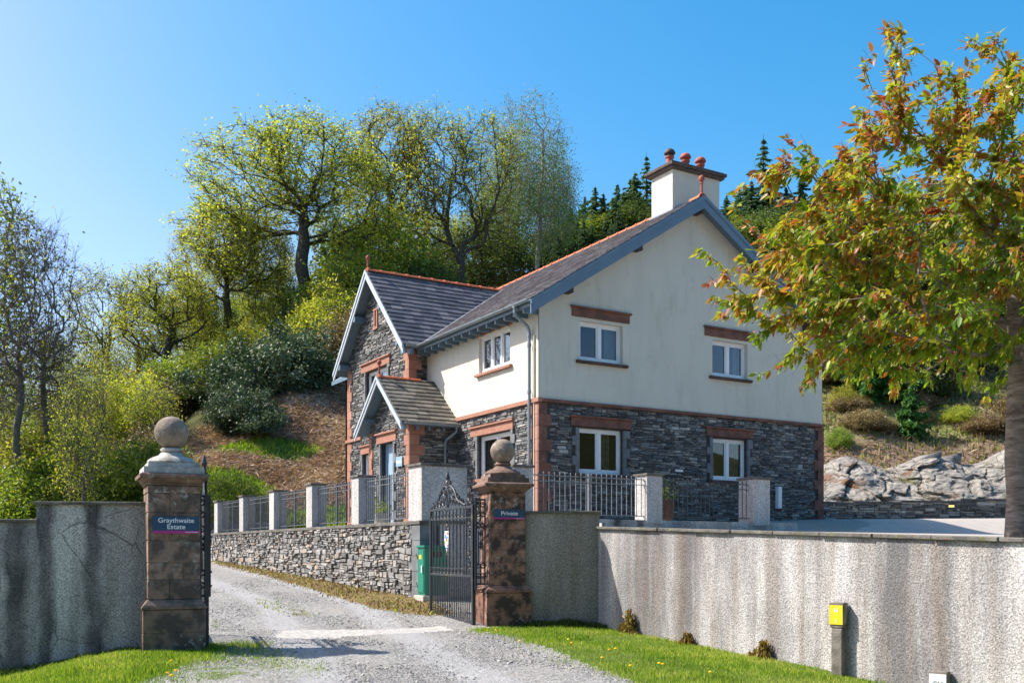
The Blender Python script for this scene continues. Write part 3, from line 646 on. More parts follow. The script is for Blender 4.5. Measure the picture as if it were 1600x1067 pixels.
for b in np.arange(.05, 6.2, .46): mb.mark(); mb.box(EA+.03, .0, b-.03, b+.03, EZ-.26, EZ-.10); mb.box(EA+.015, EA+.03, b-.032, b+.032, EZ-.262, EZ-.10)
mb.build('rafter_feet', 'blue_paint', house); mb = MB(); mb.box(EA-.005, EA+.014, B0, 5.9, EZ-.16, EZ-.06)
mb.build('fascia_board', 'blue_paint', house)
mb = MB(); x = EA-.085; y = .28
mb.tube([(x, y, EZ-.06), (x, y, EZ-.22), (x+.05, y, EZ-.30), (-.16, y, EZ-.52), (-.12, y, EZ-.62), (-.12, y, .5)], .042, 10)
for z in (5.3, 5.05, 3.9, 2.2): mb.tube([(-.12, y, z-.04), (-.12, y, z+.04)], .055, 10)
mb.tube([(x, y, EZ-.05), (x, y, EZ-.12)], .055, 10)
mb.build('downpipe', 'gutter_paint', house)
mb = MB(); mb.tube([(-.06, .15, 5.3), (-.06, .15, .5)], .02, 6); mb.build('cable_duct', 'cream_render', house)
# --- chimney
ch = MB(); ch.box(4.6, 6.3, .49, 1.40, 8.7, 10.40, .6); chimney = ch.build('chimney', 'cream_render', house, bevel=.01)
m = MB(); m.box(4.56, 6.34, .45, 1.44, 8.7, 9.5-.35); m.build('chimney_base', 'cream_render', chimney)
m = MB(); m.box(4.50, 6.40, .39, 1.50, 10.40, 10.47); m.box(4.45, 6.45, .34, 1.55, 10.47, 10.56); m.build('cap', 'chimney_cap', chimney, bevel=.015)
m = MB(); m.box(4.53, 6.37, .42, 1.47, 10.56, 10.60); m.build('flaunching', 'old_concrete', chimney)
for k, a in enumerate((4.88, 5.45, 6.0)):
    m = MB(); m.lathe([(.10, 0), (.115, .03), (.105, .06), (.10, .30), (.125, .32), (.125, .36)], 20, a, .95, 10.58)
    p = m.build('chimney_pot', 'pot_clay', chimney, smooth=True)
    m = MB(); m.lathe([(.075, .36), (.08, .42), (.155, .43), (.16, .46), (.12, .53), (.06, .57), (.01, .585)], 20, a, .95, 10.58); m.build('cowl', 'cowl_dark' if k == 0 else 'pot_clay', p, smooth=True)
m = MB(); zc = zroof(4.6); m.box(4.545, 4.56, .45, 1.44, zc-.1, zc+.05); m.hexa([(4.60, .475, zc-.05), (RA, .475, RZT-.05), (RA, .49, RZT-.05), (4.6, .49, zc-.05), (4.6, .475, zc+.06), (RA, .475, RZT+.05), (RA, .49, RZT+.05), (4.6, .49, zc+.06)])
m.build('flashing', 'lead', chimney)
# --- wing roof
WR, WZ, WE = wm, 8.85, 2.81; ez = 6.04
mb = MB(); A0, A1 = -.95, 4.55
slab(mb, [(A0, WR-WE, ez), (A1, WR-WE, ez), (A1, WR, WZ), (A0, WR, WZ)], .12); slab(mb, [(A0, WR, WZ), (A1, WR, WZ), (A1, WR+WE, ez), (A0, WR+WE, ez)], .12)
wroof = mb.build('wing_roof', 'blue_paint', house)
mb = MB(); Lw = math.hypot(WE, WZ-ez); Vw = Vector((0, WE, WZ-ez)).normalized()
under = lambda p: p.z > zroof(p.x)-.12 or p.x < EA-.1
slates(mb, (A0-.03, WR-WE-.03, ez-.03), (1, 0, 0), Vw, A1-A0, Lw+.04, rng, .235, .34, clip=under)
slates(mb, (A0-.03, WR+WE+.03, ez-.03), (1, 0, 0), Vector((0, -WE, WZ-ez)).normalized(), A1-A0, Lw+.04, rng, .235, .5)
mb.build('slates', 'roof_slate', wroof)
mb = MB(); ridge(mb, (A0, WR, WZ), (A1+.1, WR, WZ)); mb.build('ridge_tiles', 'ridge_clay', wroof)
finial(A0+.05, WR, WZ+.03, wroof, .42)
# valley gutter in lead
mb = MB(); zv = lambda a: zroof(a)+.035
pts = [(a, WR-WE+(zroof(a)-ez)/((WZ-ez)/WE)) for a in (EA, 3.95)]
(a0, b0), (a1, b1) = pts; mb.poly([(a0, b0-.02, zv(a0)), (a0, b0-.30, zv(a0)), (a1, b1-.30, zv(a1)), (a1, b1-.02, zv(a1))]); mb.build('valley_lead', 'lead', wroof)
def barge(yc, z1, half, z0, x, mat, parent, d=.26, w2=.1):
    mb = MB()
    for s in (-1, 1):
        y0 = yc+s*half; zb = z0-.05
        mb.hexa([(x, y0, zb-d), (x, yc, z1-d), (x+.035, yc, z1-d), (x+.035, y0, zb-d), (x, y0, zb), (x, yc, z1), (x+.035, yc, z1), (x+.035, y0, zb)])
        mb.hexa([(x-.025, y0, zb-w2), (x-.025, yc, z1-w2), (x-.0003, yc, z1-w2), (x-.0003, y0, zb-w2), (x-.025, y0, zb+.02), (x-.025, yc, z1+.02), (x-.0003, yc, z1+.02), (x-.0003, y0, zb+.02)])
    mb.build('barge_board', mat, parent)
barge(WR, WZ-.01, WE+.05, ez, A0-.04, 'lit_barge_paint', wroof) if False else None
simple('lit_barge_paint', (.46, .52, .58), .45, .12, 3)  # paler copy of blue_paint, sunlight on wing and porch boards put into colour
barge(WR, WZ-.01, WE+.05, ez, A0-.04, 'lit_barge_paint', wroof)
mb = MB()
for f_ in (.36, .84):
    for s in (-1, 1):
        y = WR+s*WE*f_; z = WZ-(WZ-ez)*f_-.34; mb.mark(); mb.box(A0+.02, -.585, y-.08, y+.08, z-.10, z+.09)
        mb.tube([(A0+.02, y, z), (A0-.02, y, z)], .1, 10)
mb.build('purlin_ends', 'blue_paint', wroof)
mb = MB(); gutter(mb, (A0+.05, WR-WE-.075, ez-.03), (EA-.02, WR-WE-.075, ez-.03)); mb.build('gutter', 'gutter_paint', wroof)
mb = MB()
for a in (-.85, -.62): mb.mark(); mb.box(a-.03, a+.03, WR-WE+.02, W1, ez-.26, ez-.1)
mb.build('rafter_feet', 'blue_paint', wroof)
# --- porch roof
PR, PZ, PE, pez = 5.81, 4.98, 1.66, 3.52; P0, P1 = -1.80, -.0
mb = MB(); slab(mb, [(P0, PR-PE, pez), (P1, PR-PE, pez), (P1, PR, PZ), (P0, PR, PZ)], .09); slab(mb, [(P0, PR, PZ), (-.59, PR, PZ), (-.59, PR+PE, pez), (P0, PR+PE, pez)], .09)
proof = mb.build('porch_roof', 'blue_paint', house)
mb = MB(); Lp = math.hypot(PE, PZ-pez); Vp = Vector((0, PE, PZ-pez)).normalized()
slates(mb, (P0-.03, PR-PE-.03, pez-.02), (1, 0, 0), Vp, P1-P0+.02, Lp+.03, rng, .195, .34)
slates(mb, (P0-.03, PR+PE+.03, pez-.02), (1, 0, 0), Vector((0, -PE, PZ-pez)).normalized(), 1.2, Lp+.03, rng, .195, .4)
mb.build('slates', 'porch_slate', proof)
mb = MB(); ridge(mb, (P0, PR, PZ), (-.0, PR, PZ), .45, .085); mb.build('ridge_tiles', 'ridge_clay', proof)
finial(P0+.05, PR, PZ+.03, proof, .42)
barge(PR, PZ-.01, PE+.04, pez, P0-.04, 'lit_barge_paint', proof, .2, .08)
mb = MB()
for s in (-1, 1): y = PR+s*PE*.62; z = PZ-(PZ-pez)*.62-.26; mb.mark(); mb.box(P0+.03, -1.43, y-.05, y+.05, z-.06, z+.06)
mb.build('purlin_ends', 'blue_paint', proof)
mb = MB(); gutter(mb, (P0+.05, PR-PE-.07, pez-.02), (-.08, PR-PE-.07, pez-.02), .055); mb.build('gutter', 'gutter_paint', proof)
mb = MB()
for a in (-1.68, -1.3, -.95, -.5): mb.mark(); mb.box(a-.025, a+.025, PR-PE+.02, PB0, pez-.2, pez-.06)
mb.build('rafter_feet', 'blue_paint', proof)
mb = MB(); yb = PR-PE-.07; mb.tube([(-.16, yb, pez-.06), (-.16, yb, pez-.2), (-.34, PB0-.09, pez-.40), (-.40, PB0-.09, pez-.5), (-.40, PB0-.09, .6)], .036, 8); mb.build('downpipe', 'gutter_paint', proof)
# porch sign (pale blue, name board) and bulkhead lamp
m = MB(); por.box(m, 4.78, 5.20, 2.36, 2.64, .056, .075); ps = m.build('house_sign', 'sign_pale_blue', house)
m = MB()
for x0, w_ in ((4.84, .05), (4.90, .05), (4.96, .04), (5.02, .05), (5.08, .05)): por.box(m, x0, x0+w_, 2.45, 2.52, .0752, .078)
m.build('lettering', 'sign_white', ps)
m = MB(); m.lathe([(.05, 0), (.075, .04), (.08, .12), (.06, .18), (.03, .2)], 12, -1.52, 5.45, 3.98); m.build('porch_lamp', 'white_frame', house, smooth=True)
m = MB(); m.lathe([(.02, 0), (.07, .02), (.09, .08), (.07, .14), (.02, .16)], 12, -.62, PB0-.07, 2.2); m.build('wall_lamp', 'coping_stone', house, smooth=True)
m = MB(); gab.box(m, 4.25, 4.5, 2.10, 2.16, .03, .06); m.build('wall_plate', 'white_frame', house)
m = MB(); gab.box(m, 7.93, 8.07, 1.2, 1.82, .03, .16); m.build('meter_box', 'white_frame', house, bevel=.01)
# ================================================================== GROUND
def sstep(x, a, b): t = np.clip((x-a)/(b-a), 0, 1); return t*t*(3-2*t)
def G(X, Y):
    X = np.asarray(X, float); Y = np.asarray(Y, float)
    z = np.interp(Y, [-20, 0, 5, 10, 12, 15.5, 19, 33, 38, 60], [-2.6, -1.9, -1.65, -1.345, -1.25, -1.2, -.93, -.3, -.15, .6])
    near = 1-sstep(Y, 15, 19)
    z = z-.20*np.clip(-4.75-X, 0, 4)*near-.062*np.clip(X-1, 0, 6)*near
    z = z+.05*np.exp(-((X+4.3)**2/.8+(Y-11.3)**2/.3))
    z = z+42*sstep(-Y, 16, 85)  # unseen hill added behind the camera to darken window reflections and gable
    k = .10+.40*sstep(X, -34, -10)
    hill = k*(np.clip(Y-36, 0, 44)+.35*np.clip(Y-80, 0, 200))
    z = z+hill*sstep(Y, 34, 44)**.5+1.7*sstep(X, -2, 7)*sstep(Y, 33, 38)
    # soft lumps on the hillside
    z = z+sstep(Y, 38, 46)*(.35*np.sin(X*.9+Y*.3)*np.sin(Y*.7-X*.2)+.5*np.sin(X*.23+1)*np.sin(Y*.21))
    # low wooded floor left of the road
    return z
def hitg(u, v):
    lo, hi = 3., 80.
    for _ in range(50):
        m = (lo+hi)/2; X = (u-800)/F*m
        if (860-v)/F*m < G(X, m): hi = m       # ray below ground: nearer
        else: lo = m
    # ray is above ground near the camera and meets it at the first crossing
    ys = np.linspace(5, 60, 2200); xs = (u-800)/F*ys; d = (860-v)/F*ys-G(xs, ys); i = np.argmax(d < 0)
    return float(xs[i]), float(ys[i])
CL = np.array([(.2, 7.), (-.9, 9.5), (-1.9, 12.5), (-2.6, 15.), (-3.6, 18.), (-5.6, 22.), (-8.2, 27.), (-10.8, 32.), (-13., 38.)])
def rut_at(X, Y):
    cx = np.interp(Y, CL[:, 1], CL[:, 0]); sl = np.cos(np.arctan(np.interp(Y, CL[:, 1], np.gradient(CL[:, 0], CL[:, 1])))); d = np.abs((X-cx)*sl); return np.exp(-((d-.78)/.34)**2)*(Y < 38)*(Y > 6)
def P3(u, v, Y): return Vector(((u-800)/F*Y, Y, (860-v)/F*Y))
def inpoly(x, y, poly):
    r = np.zeros(np.shape(x), bool); n = len(poly); j = n-1
    for i in range(n):
        xi, yi = poly[i]; xj, yj = poly[j]
        c = ((yi > y) != (yj > y)) & (x < (xj-xi)*(y-yi)/((yj-yi) if yj != yi else 1e-9)+xi); r ^= c; j = i
    return r
nr = np.random.default_rng(3)
MWv = [Vector((1.38, 15.7, 0))+Vector((.51, -.86, 0))*t for t in (0, 2.5, 4.96, 7.1, 16)]
# verge polygons, on the ground
VR = [hitg(*q) for q in ((728, 984), (800, 992), (850, 1010), (905, 1034), (985, 1062))]+[(1.9, 9.0), (2.6, 6.5), (7.5, 5.5)]+[(MWv[4].x, MWv[4].y), (1.45, 15.75), (.25, 15.7)]
VL = [(-3.3, 12.95), (-3.15, 12.4), hitg(352, 1004), hitg(330, 1020), hitg(285, 1038), hitg(240, 1056), hitg(200, 1066), (-4.6, 8.5), (-9, 7), (-12, 12.2), (-4.7, 12.4), (-3.9, 12.9)]
MS = [hitg(*q) for q in ((330, 878), (420, 900), (500, 925), (580, 950), (670, 962))]+[(-1.0, 17.0), (-1.5, 18.6), (-4.8, 24.8), (-9.9, 33.4)]
MD = [hitg(*q) for q in ((385, 932), (440, 940), (500, 962), (470, 966), (400, 946))]
CN = [hitg(*q) for q in ((425, 996), (500, 996), (560, 993), (640, 990), (712, 984), (690, 979), (620, 981), (560, 983), (480, 984), (440, 985))]
def axis(parts): 
    o = []
    for a, b, s in parts: o += list(np.arange(a, b, s))
    return np.array(o+[parts[-1][1]])
ax = axis([(-400, -80, 20), (-80, -24, 2), (-24, -7, .45), (-7, 7, .09), (7, 26, .45), (26, 90, 2), (90, 420, 20)])
ay = axis([(-160, -30, 10), (-30, 6, 3), (6, 9, .4), (9, 21, .09), (21, 60, .4), (60, 130, 1.5), (130, 600, 25)])
gx, gy = np.meshgrid(ax, ay); X, Y = gx.ravel(), gy.ravel(); Z = G(X, Y)
grass = inpoly(X, Y, VR)*1.+inpoly(X, Y, VL)*1.
grass += .50*np.exp(-((X+3.2)**2+(Y-10.6)**2)/1.0)+.5*inpoly(X, Y, [hitg(*q) for q in ((330, 965), (345, 968), (345, 980), (326, 980))])
moss = inpoly(X, Y, MS)*1.; moss = moss+.42*inpoly(X, Y, MD)
nearz = (Y > 8) & (Y < 22) & (np.abs(X) < 8)
Z = Z+np.where(nearz, (nr.random(len(Z))-.5)*.012+.02*np.sin(X*2.1+Y)*np.sin(Y*1.7), 0)
# wheel ruts run back along the track
bracken = sstep(Y, 37.5, 40)*(sstep(X, -15, -12.5))*(1-sstep(X+(Y-50)*.3, 30, 45)*0)
hg = np.zeros_like(X)
for q in ((-12.8, 41.5, 2.6, 1.3), (-10.5, 38.6, 3.2, .8), (-11.2, 45.2, 2.6, .9), (-6.5, 39.5, 3., 1.), (-5, 41.5, 1.2, 1.2), (-14.5, 40, 2.5, 3)):
    hg += 1.1*np.exp(-(((X-q[0])/q[2])**2+((Y-q[1])/q[3])**2))
hg += .55*sstep(X, 6, 10)*sstep(Y, 38, 44)
wood = np.maximum(sstep(-X-(33-Y)*.0, 12.5, 15)*sstep(Y, 20, 26), sstep(Y, 54, 58))
wood = np.maximum(wood, sstep(-Y, 18, 24)); wood = np.maximum(wood, ((X < -4.6) & (Y > 12.6))*1.*(X < (-4.2-(Y-12.5)*.42)))
nx, ny = len(ax), len(ay); idx = np.arange(nx*ny).reshape(ny, nx)
fq = np.stack([idx[:-1, :-1], idx[:-1, 1:], idx[1:, 1:], idx[1:, :-1]], -1).reshape(-1, 4)
gr = mesh_np('ground', np.stack([X, Y, Z], 1), [fq], 'ground', smooth=True, attrs=dict(rut=rut_at(X, Y), grass=grass, moss=moss, concrete=inpoly(X, Y, CN)*1., wood=wood, bracken=bracken, hillgrass=hg))
tag(gr, kind='structure')
# terrace behind the walls
def TZ(X, Y):
    a = (X-HX)*AV.x+(Y-HY)*AV.y; b = (X-HX)*BV.x+(Y-HY)*BV.y
    return .48+.033*np.minimum(b+3, 0)+sstep(b, -3, 0)*(.1+.035*np.clip(a, 0, 10)+.02*np.clip(a-10, 0, 20))
CP = HW(-4.63, -3.07)      # outer corner of the terrace
GP = Vector((-.15, 15.85, 0))  # right gate pier
off = Vector((.86, .51, 0))*.16
KP = HW(-2.1, -3.0)
C2 = HW(-4.43, -2.87)
TP = [(C2.x, C2.y), (KP.x, KP.y), (1.55, 15.95)]+[(m.x+off.x, m.y+off.y) for m in MWv]+[(30, 2), (34, 40), (-7, 40)]+[tuple(HW(-4.42, 13.1))[:2]]
DP = [(5.6, 20.2), tuple(HW(10.6, -1.2))[:2], tuple(HW(11.3, .5))[:2], (11.2, 33.0), (14.5, 34.4), (18.2, 34.9), (30, 34.6), (30, 15.5), (9.6, 17.2)]
tx_ = np.arange(-12, 32, .25); ty_ = np.arange(1, 40.5, .25); qx, qy = np.meshgrid(tx_, ty_); X_, Y_ = qx.ravel(), qy.ravel()
ti = np.arange(len(X_)).reshape(qx.shape); fq_ = np.stack([ti[:-1, :-1], ti[:-1, 1:], ti[1:, 1:], ti[1:, :-1]], -1).reshape(-1, 4)
ok_ = inpoly(X_[fq_].mean(1), Y_[fq_].mean(1), TP); fq_ = fq_[ok_]; us = np.unique(fq_); rm = np.zeros(len(X_), int); rm[us] = np.arange(len(us))
ts = mesh_np('terrace_ground', np.stack([X_, Y_, TZ(X_, Y_)], 1)[us], [rm[fq_]], 'terrace_surface', attrs=dict(drive=inpoly(X_, Y_, DP)[us]*1.)); tag(ts, kind='structure')
leaf('moss_litter', [(0, (.10, .05, .03)), (.5, (.24, .14, .075)), (1, (.40, .30, .14))], .15)
# loose gravel stones
def tet_cloud(name, pts, size, mat, rnd=None, flat=.6):
    n = len(pts); base = np.array([(1, 0, 0), (-.5, .87, 0), (-.5, -.87, 0), (0, 0, 1), (0, 0, -.6)])*np.array([1, 1, flat])
    th = nr.random(n)*2*PI; c, s = np.cos(th), np.sin(th)
    B = base[None]*np.asarray(size).reshape(-1, 1, 1)*(1+.5*(nr.random((n, 5, 1))-.5))
    V = np.stack([B[..., 0]*c[:, None]-B[..., 1]*s[:, None], B[..., 0]*s[:, None]+B[..., 1]*c[:, None], B[..., 2]], -1)+pts[:, None]
    f = np.array([(0, 1, 3), (1, 2, 3), (2, 0, 3), (1, 0, 4), (2, 1, 4), (0, 2, 4)]); Fc = (np.arange(n)*5)[:, None, None]+f[None]
    r = nr.random(n) if rnd is None else rnd
    return mesh_np(name, V.reshape(-1, 3), [Fc.reshape(-1, 3)], mat, rnd=np.repeat(r, 6))
n = 90000; sx = nr.uniform(-6.5, 3.2, n); sy = 9.2+16*nr.random(n)**1.5
vis = (np.abs((sx)/sy) < .56) & ~inpoly(sx, sy, VR) & ~inpoly(sx, sy, VL) & ~inpoly(sx, sy, CN) & ~inpoly(sx, sy, MS) & (sx > -4.0-(sy-12)*.4) & ~((sy > 15.3) & (sx > -.75)) 
vis &= nr.random(n) > .8*rut_at(sx, sy); sx, sy = sx[vis], sy[vis]; ssz = .006+.010*nr.random(len(sx))**2+.016*(nr.random(len(sx)) > .985)+.02*(nr.random(len(sx)) > .9985)
tag(tet_cloud('loose_gravel', np.stack([sx, sy, G(sx, sy)+.004], 1), ssz, 'gravel_stone'), kind='stuff')
# grass blades
def blades(name, poly, n, h, w, mat, zf=G, pts=None, lean=.5, dens=None, jit=.17):
    if pts is None:
        p = np.array(poly); x = nr.uniform(p[:, 0].min(), p[:, 0].max(), n); y = nr.uniform(p[:, 1].min(), p[:, 1].max(), n)
        jx, jy = nr.normal(0, jit, n), nr.normal(0, jit, n); ok = inpoly(x+jx, y+jy, poly) & (np.abs(x/y) < .56)
        if dens is not None: ok &= nr.random(n) < dens(x, y)
        x, y = x[ok], y[ok]
    else: x, y = pts
    n = len(x); z = zf(x, y); th = nr.random(n)*2*PI; hh = h*(.35+.65*nr.random(n)+.55*np.clip(np.sin(x*4.1+y*1.7)*np.sin(y*5.3-x*2.2)+.3*np.sin(x*13+y*9), 0, 1)); ww = w*(.7+.6*nr.random(n)); l = lean*hh*nr.random(n); ph = nr.random(n)*2*PI
    c, s = np.cos(th), np.sin(th)
    b0 = np.stack([x-c*ww, y-s*ww, z-.01], 1); b1 = np.stack([x+c*ww, y+s*ww, z-.01], 1)
    m0 = np.stack([x-c*ww*.7+np.cos(ph)*l*.35, y-s*ww*.7+np.sin(ph)*l*.35, z+hh*.6], 1); m1 = m0+np.stack([c*ww*1.4, s*ww*1.4, 0*c], 1)
    t = np.stack([x+np.cos(ph)*l, y+np.sin(ph)*l, z+hh], 1)
    V = np.stack([b0, b1, m1, m0, t], 1).reshape(-1, 3); i = np.arange(n)*5
    return mesh_np(name, V, [np.stack([i, i+1, i+2, i+3], 1), np.stack([i+3, i+2, i+4], 1)], mat, rnd=np.tile(np.clip(.46+.2*np.sin(x*1.3+y*2.1)*np.sin(y*1.1-x)+.16*np.sin(x*5.1-y*3.3)*np.sin(y*6.1+x)+.24*nr.normal(size=n), 0, 1), 2))
edge = lambda x, y: np.ones_like(x)
tag(blades('verge_grass', VR, 260000, .045, .0042, 'grass_blade'), kind='stuff')
tag(blades('verge_grass', VL, 230000, .055, .0042, 'grass_blade', dens=lambda x, y: (x > -6.6)*1.), kind='stuff')
WB = [(-7, 11.75), (-7, 12.15), (-4.6, 12.25), (-4.6, 11.95)]; WB2 = [(.15, 15.45), (.15, 15.72), (1.4, 15.74), (1.5, 15.4)]
for w_ in (WB, WB2): tag(blades('wall_foot_weeds', w_, 2600, .09, .014, 'dark_leaf', lean=1., jit=.05), kind='stuff')
strag = [(-5.2, 9.4), (-3, 9.4), (-2.0, 10.6), (-2.6, 12), (-3.3, 12.6), (-3.9, 11.8)]
tag(blades('stray_grass', strag, 9000, .03, .004, 'grass_blade'), kind='stuff')
tag(blades('verge_moss', MS, 34000, .045, .012, 'moss_litter', lean=1.2), kind='stuff')
tag(blades('verge_moss', MS, 9000, .05, .010, 'grass_blade', lean=1.2), kind='stuff')
tag(blades('track_grass', MD, 500, .05, .008, 'grass_blade'), kind='stuff')
# bracken and hill grass
def fronds(name, x, y, L, w, mat, zf=G, up=.25):
    n = len(x); z = zf(x, y); th = nr.random(n)*2*PI; el = nr.normal(0, .35, n)+.15; LL = L*(.5+nr.random(n)); 
    d = np.stack([np.cos(th)*np.cos(el), np.sin(th)*np.cos(el), np.sin(el)], 1)*LL[:, None]; s = np.cross(d, nr.normal(size=(n, 3))); s /= np.linalg.norm(s, axis=1)[:, None]+1e-9; s *= (w*(.5+nr.random(n)))[:, None]
    c = np.stack([x, y, z+up*nr.random(n)**1.5], 1)
    V = np.stack([c-d*.5-s*.3, c-s+[0, 0, .03], c+d*.5, c+s+[0, 0, .03]], 1).reshape(-1, 3); i = np.arange(n)*4
    return mesh_np(name, V, [np.stack([i, i+1, i+2, i+3], 1)], mat, rnd=np.clip(.5+.25*np.sin(x*1.7)*np.sin(y*1.3)+.28*nr.normal(size=n), 0, 1))
n = 95000; x = nr.uniform(-15.5, 0, n); y = nr.uniform(37.5, 57, n); hgv = np.zeros(n)
for q in ((-12.8, 41.5, 2.6, 1.3), (-10.5, 38.6, 3.2, .8), (-11.2, 45.2, 2.6, .9), (-6.5, 39.5, 3., 1.), (-5, 41.5, 1.2, 1.2), (-14.5, 40, 2.5, 3)): hgv += 1.1*np.exp(-(((x-q[0])/q[2])**2+((y-q[1])/q[3])**2))
k = hgv < .35+.2*nr.random(n)
tag(fronds('dead_bracken', x[k], y[k], .5, .017, 'bracken_frond'), kind='stuff')
x2, y2 = x[~k], y[~k]; tag(blades('hill_grass', None, 0, .22, .03, 'grass_blade', pts=(x2, y2)), kind='stuff')
n = 42000; x = nr.uniform(9, 34, n); y = nr.uniform(38.5, 58, n); zz = lambda a, b: G(a, b)
kk = nr.random(n)
tag(fronds('rough_hillside_litter', x[kk < .45], y[kk < .45], .4, .02, 'dry_leaf'), kind='stuff')
tag(blades('rough_hill_grass', None, 0, .3, .03, 'dry_leaf', pts=(x[kk > .8], y[kk > .8])), kind='stuff')
tag(blades('rough_hill_herbs', None, 0, .22, .045, 'fresh_leaf', pts=(x[(kk > .45) & (kk < .58)], y[(kk > .45) & (kk < .58)])), kind='stuff')
# rock outcrop
def rock():
    nu, nv = 420, 150; V = []
    N_ = lambda v, o=5: mnoise.fractal(Vector(v), 1., 2., o)
    for j in range(nv):
        t = j/(nv-1)
        for i in range(nu):
            s = i/(nu-1); x = 9.5+s*16.5; top = 2.7+1.35*min(1, s*2.0)+.3*math.sin(s*9)+.25*math.sin(s*31)
            y = 35.75+.25*math.sin(s*5)+t*4.2; z = .7+(top-.7)*(t**.8)
            w = N_((x*.35, y*.3, z*.5), 3)*.8
            bed = (z*1.05+x*.42+w)*.95; jn_ = (x*.85-z*.55+w*1.2)*.72; f1 = bed-math.floor(bed); f2 = jn_-math.floor(jn_)
            c1 = mnoise.cell(Vector((math.floor(bed)*3.1, math.floor(jn_)*5.7, 2.3))); c2 = mnoise.cell(Vector((math.floor(bed*2.3)*3.1, math.floor(jn_*2.7)*1.7, 8.3)))
            gro = min(1, min(f1, 1-f1)*14)*min(1, min(f2, 1-f2)*14)
            h = .26*c1+.13*c2+.22*f1+.14*gro+.14*N_((x*.9, y*.9, z*1.4))+.05*N_((x*4, y*4, z*6), 4)
            e = min(1, t*8, (1-t)*5)
            V.append((x, y-h*e*.95, z+h*e*.12))
    idx = np.arange(nu*nv).reshape(nv, nu); q = np.stack([idx[:-1, :-1], idx[:-1, 1:], idx[1:, 1:], idx[1:, :-1]], -1).reshape(-1, 4)
    V = np.array(V, float); V[:, 1] += .12
    r_ = random.Random(3); BV_, BF, dip = [], [], rad(24)
    for k in range(26):
        s_ = r_.random(); t = r_.random()**.8; x = 9.6+s_*16; top = 2.75+1.35*min(1, s_*2.0)+.25*math.sin(s_*9)
        y = 36.3+t*4.0; z = .7+(top-.7)*(t**.8)-.34; l, h_, d = r_.uniform(.8, 2.2), r_.uniform(.3, .75), r_.uniform(.5, .9); a = dip*.8+r_.uniform(-.07, .07); tw = r_.uniform(-.18, .12)
        ca, sa, cb, sb = math.cos(a), math.sin(a), math.cos(tw), math.sin(tw); i0 = len(BV_)
        for (px, py, pz) in ((-1, -1, -1), (1, -1, -1), (1, 1, -1), (-1, 1, -1), (-1, -1, 1), (1, -1, 1), (1, 1, 1), (-1, 1, 1)):
            px, py, pz = px*l*.5*(1+r_.uniform(-.25, .2))+pz*h_*.25, py*d*.5*(1+r_.uniform(-.2, .2)), pz*h_*.5*(1+r_.uniform(-.35, .2))
            px, py = px*cb-py*sb, px*sb+py*cb; BV_.append((x+px*ca-pz*sa, y+py, z+px*sa+pz*ca))
        for f in ((3, 2, 1, 0), (4, 5, 6, 7), (0, 1, 5, 4), (1, 2, 6, 5), (2, 3, 7, 6), (3, 0, 4, 7)): BF.append([i0+w for w in f])
    n0 = len(V); V = np.concatenate([V, np.array(BV_)]); q = np.concatenate([q, np.array(BF)+n0])
    o = mesh_np('rock_outcrop', V, [q], 'rock_face', smooth=False); return tag(o, 'grey fractured rock face rising behind the low slate wall', 'rock')
rock()
# ================================================================== WALLS, PIERS, GATES
def seg_wall(name, p0, p1, zt0, zt1, zb, th, mat, label, cop=.05, over=.03, copmat='coping_stone', ends=0):
    p0, p1 = Vector(p0), Vector(p1); d = (p1-p0).normalized(); n = Vector((d.y, -d.x, 0)) # facing camera side when d goes +x
    L = (p1-p0).length; o = empty(name, (p0.x, p0.y, zb), 0, label, 'wall'); rz = math.atan2(d.y, d.x); o.rotation_euler.z = rz
    K = max(2, int(L/.5)); mb = MB()
    for i in range(K):
        a, b = L*i/K, L*(i+1)/K; za, zb_ = zt0+(zt1-zt0)*i/K-zb-cop, zt0+(zt1-zt0)*(i+1)/K-zb-cop
        mb.poly([(a, 0, 0), (b, 0, 0), (b, 0, zb_), (a, 0, za)]); mb.poly([(a, th, 0), (b, th, 0), (b, th, zb_), (a, th, za)]); mb.poly([(a, 0, za), (b, 0, zb_), (b, th, zb_), (a, th, za)])
    mb.poly([(0, 0, 0), (0, th, 0), (0, th, zt0-zb-cop), (0, 0, zt0-zb-cop)]); mb.poly([(L, 0, 0), (L, th, 0), (L, th, zt1-zb-cop), (L, 0, zt1-zb-cop)])
    mb.build('wall_face', mat, o)
    mb = MB(); K = max(1, int(L/.75)); r_ = random.Random(7)
    for i in range(K):
        a, b = L*i/K+.007, L*(i+1)/K-.007; f = lambda t: zt0+(zt1-zt0)*t/L-zb-cop; j = r_.uniform(-.014, .014)
        a2, b2 = (a-over if i == 0 else a), (b+over if i == K-1 else b)
        mb.hexa([(a2, -over+j, f(a)+.001), (b2, -over+j, f(b)+.001), (b2, th+over, f(b)+.001), (a2, th+over, f(a)+.001), (a2, -over+j, f(a)+cop), (b2, -over+j, f(b)+cop), (b2, th+over, f(b)+cop), (a2, th+over, f(a)+cop)])
    mb.build('coping', copmat, o, bevel=.008); return o
LX = lambda u, Y: (u-800)/F*Y
seg_wall('roughcast_wall', (LX(57, 12.15), 12.15, 0), (LX(231, 12.3), 12.3, 0), .61, .61, -1.9, .3, 'grey_roughcast', 'tall grey roughcast wall section joined to the left gate pier', cop=.04)
seg_wall('roughcast_wall', (-12.5, 12.1, 0), (LX(57, 12.15)-.002, 12.153, 0), .39, .39, -2.6, .3, 'stained_roughcast', 'lower grey roughcast wall section at far left with dark stains', cop=.04)
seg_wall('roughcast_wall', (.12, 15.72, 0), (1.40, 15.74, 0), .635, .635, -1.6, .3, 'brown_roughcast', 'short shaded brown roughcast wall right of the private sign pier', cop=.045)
a, b = MWv[0], MWv[3]; e = MWv[4]
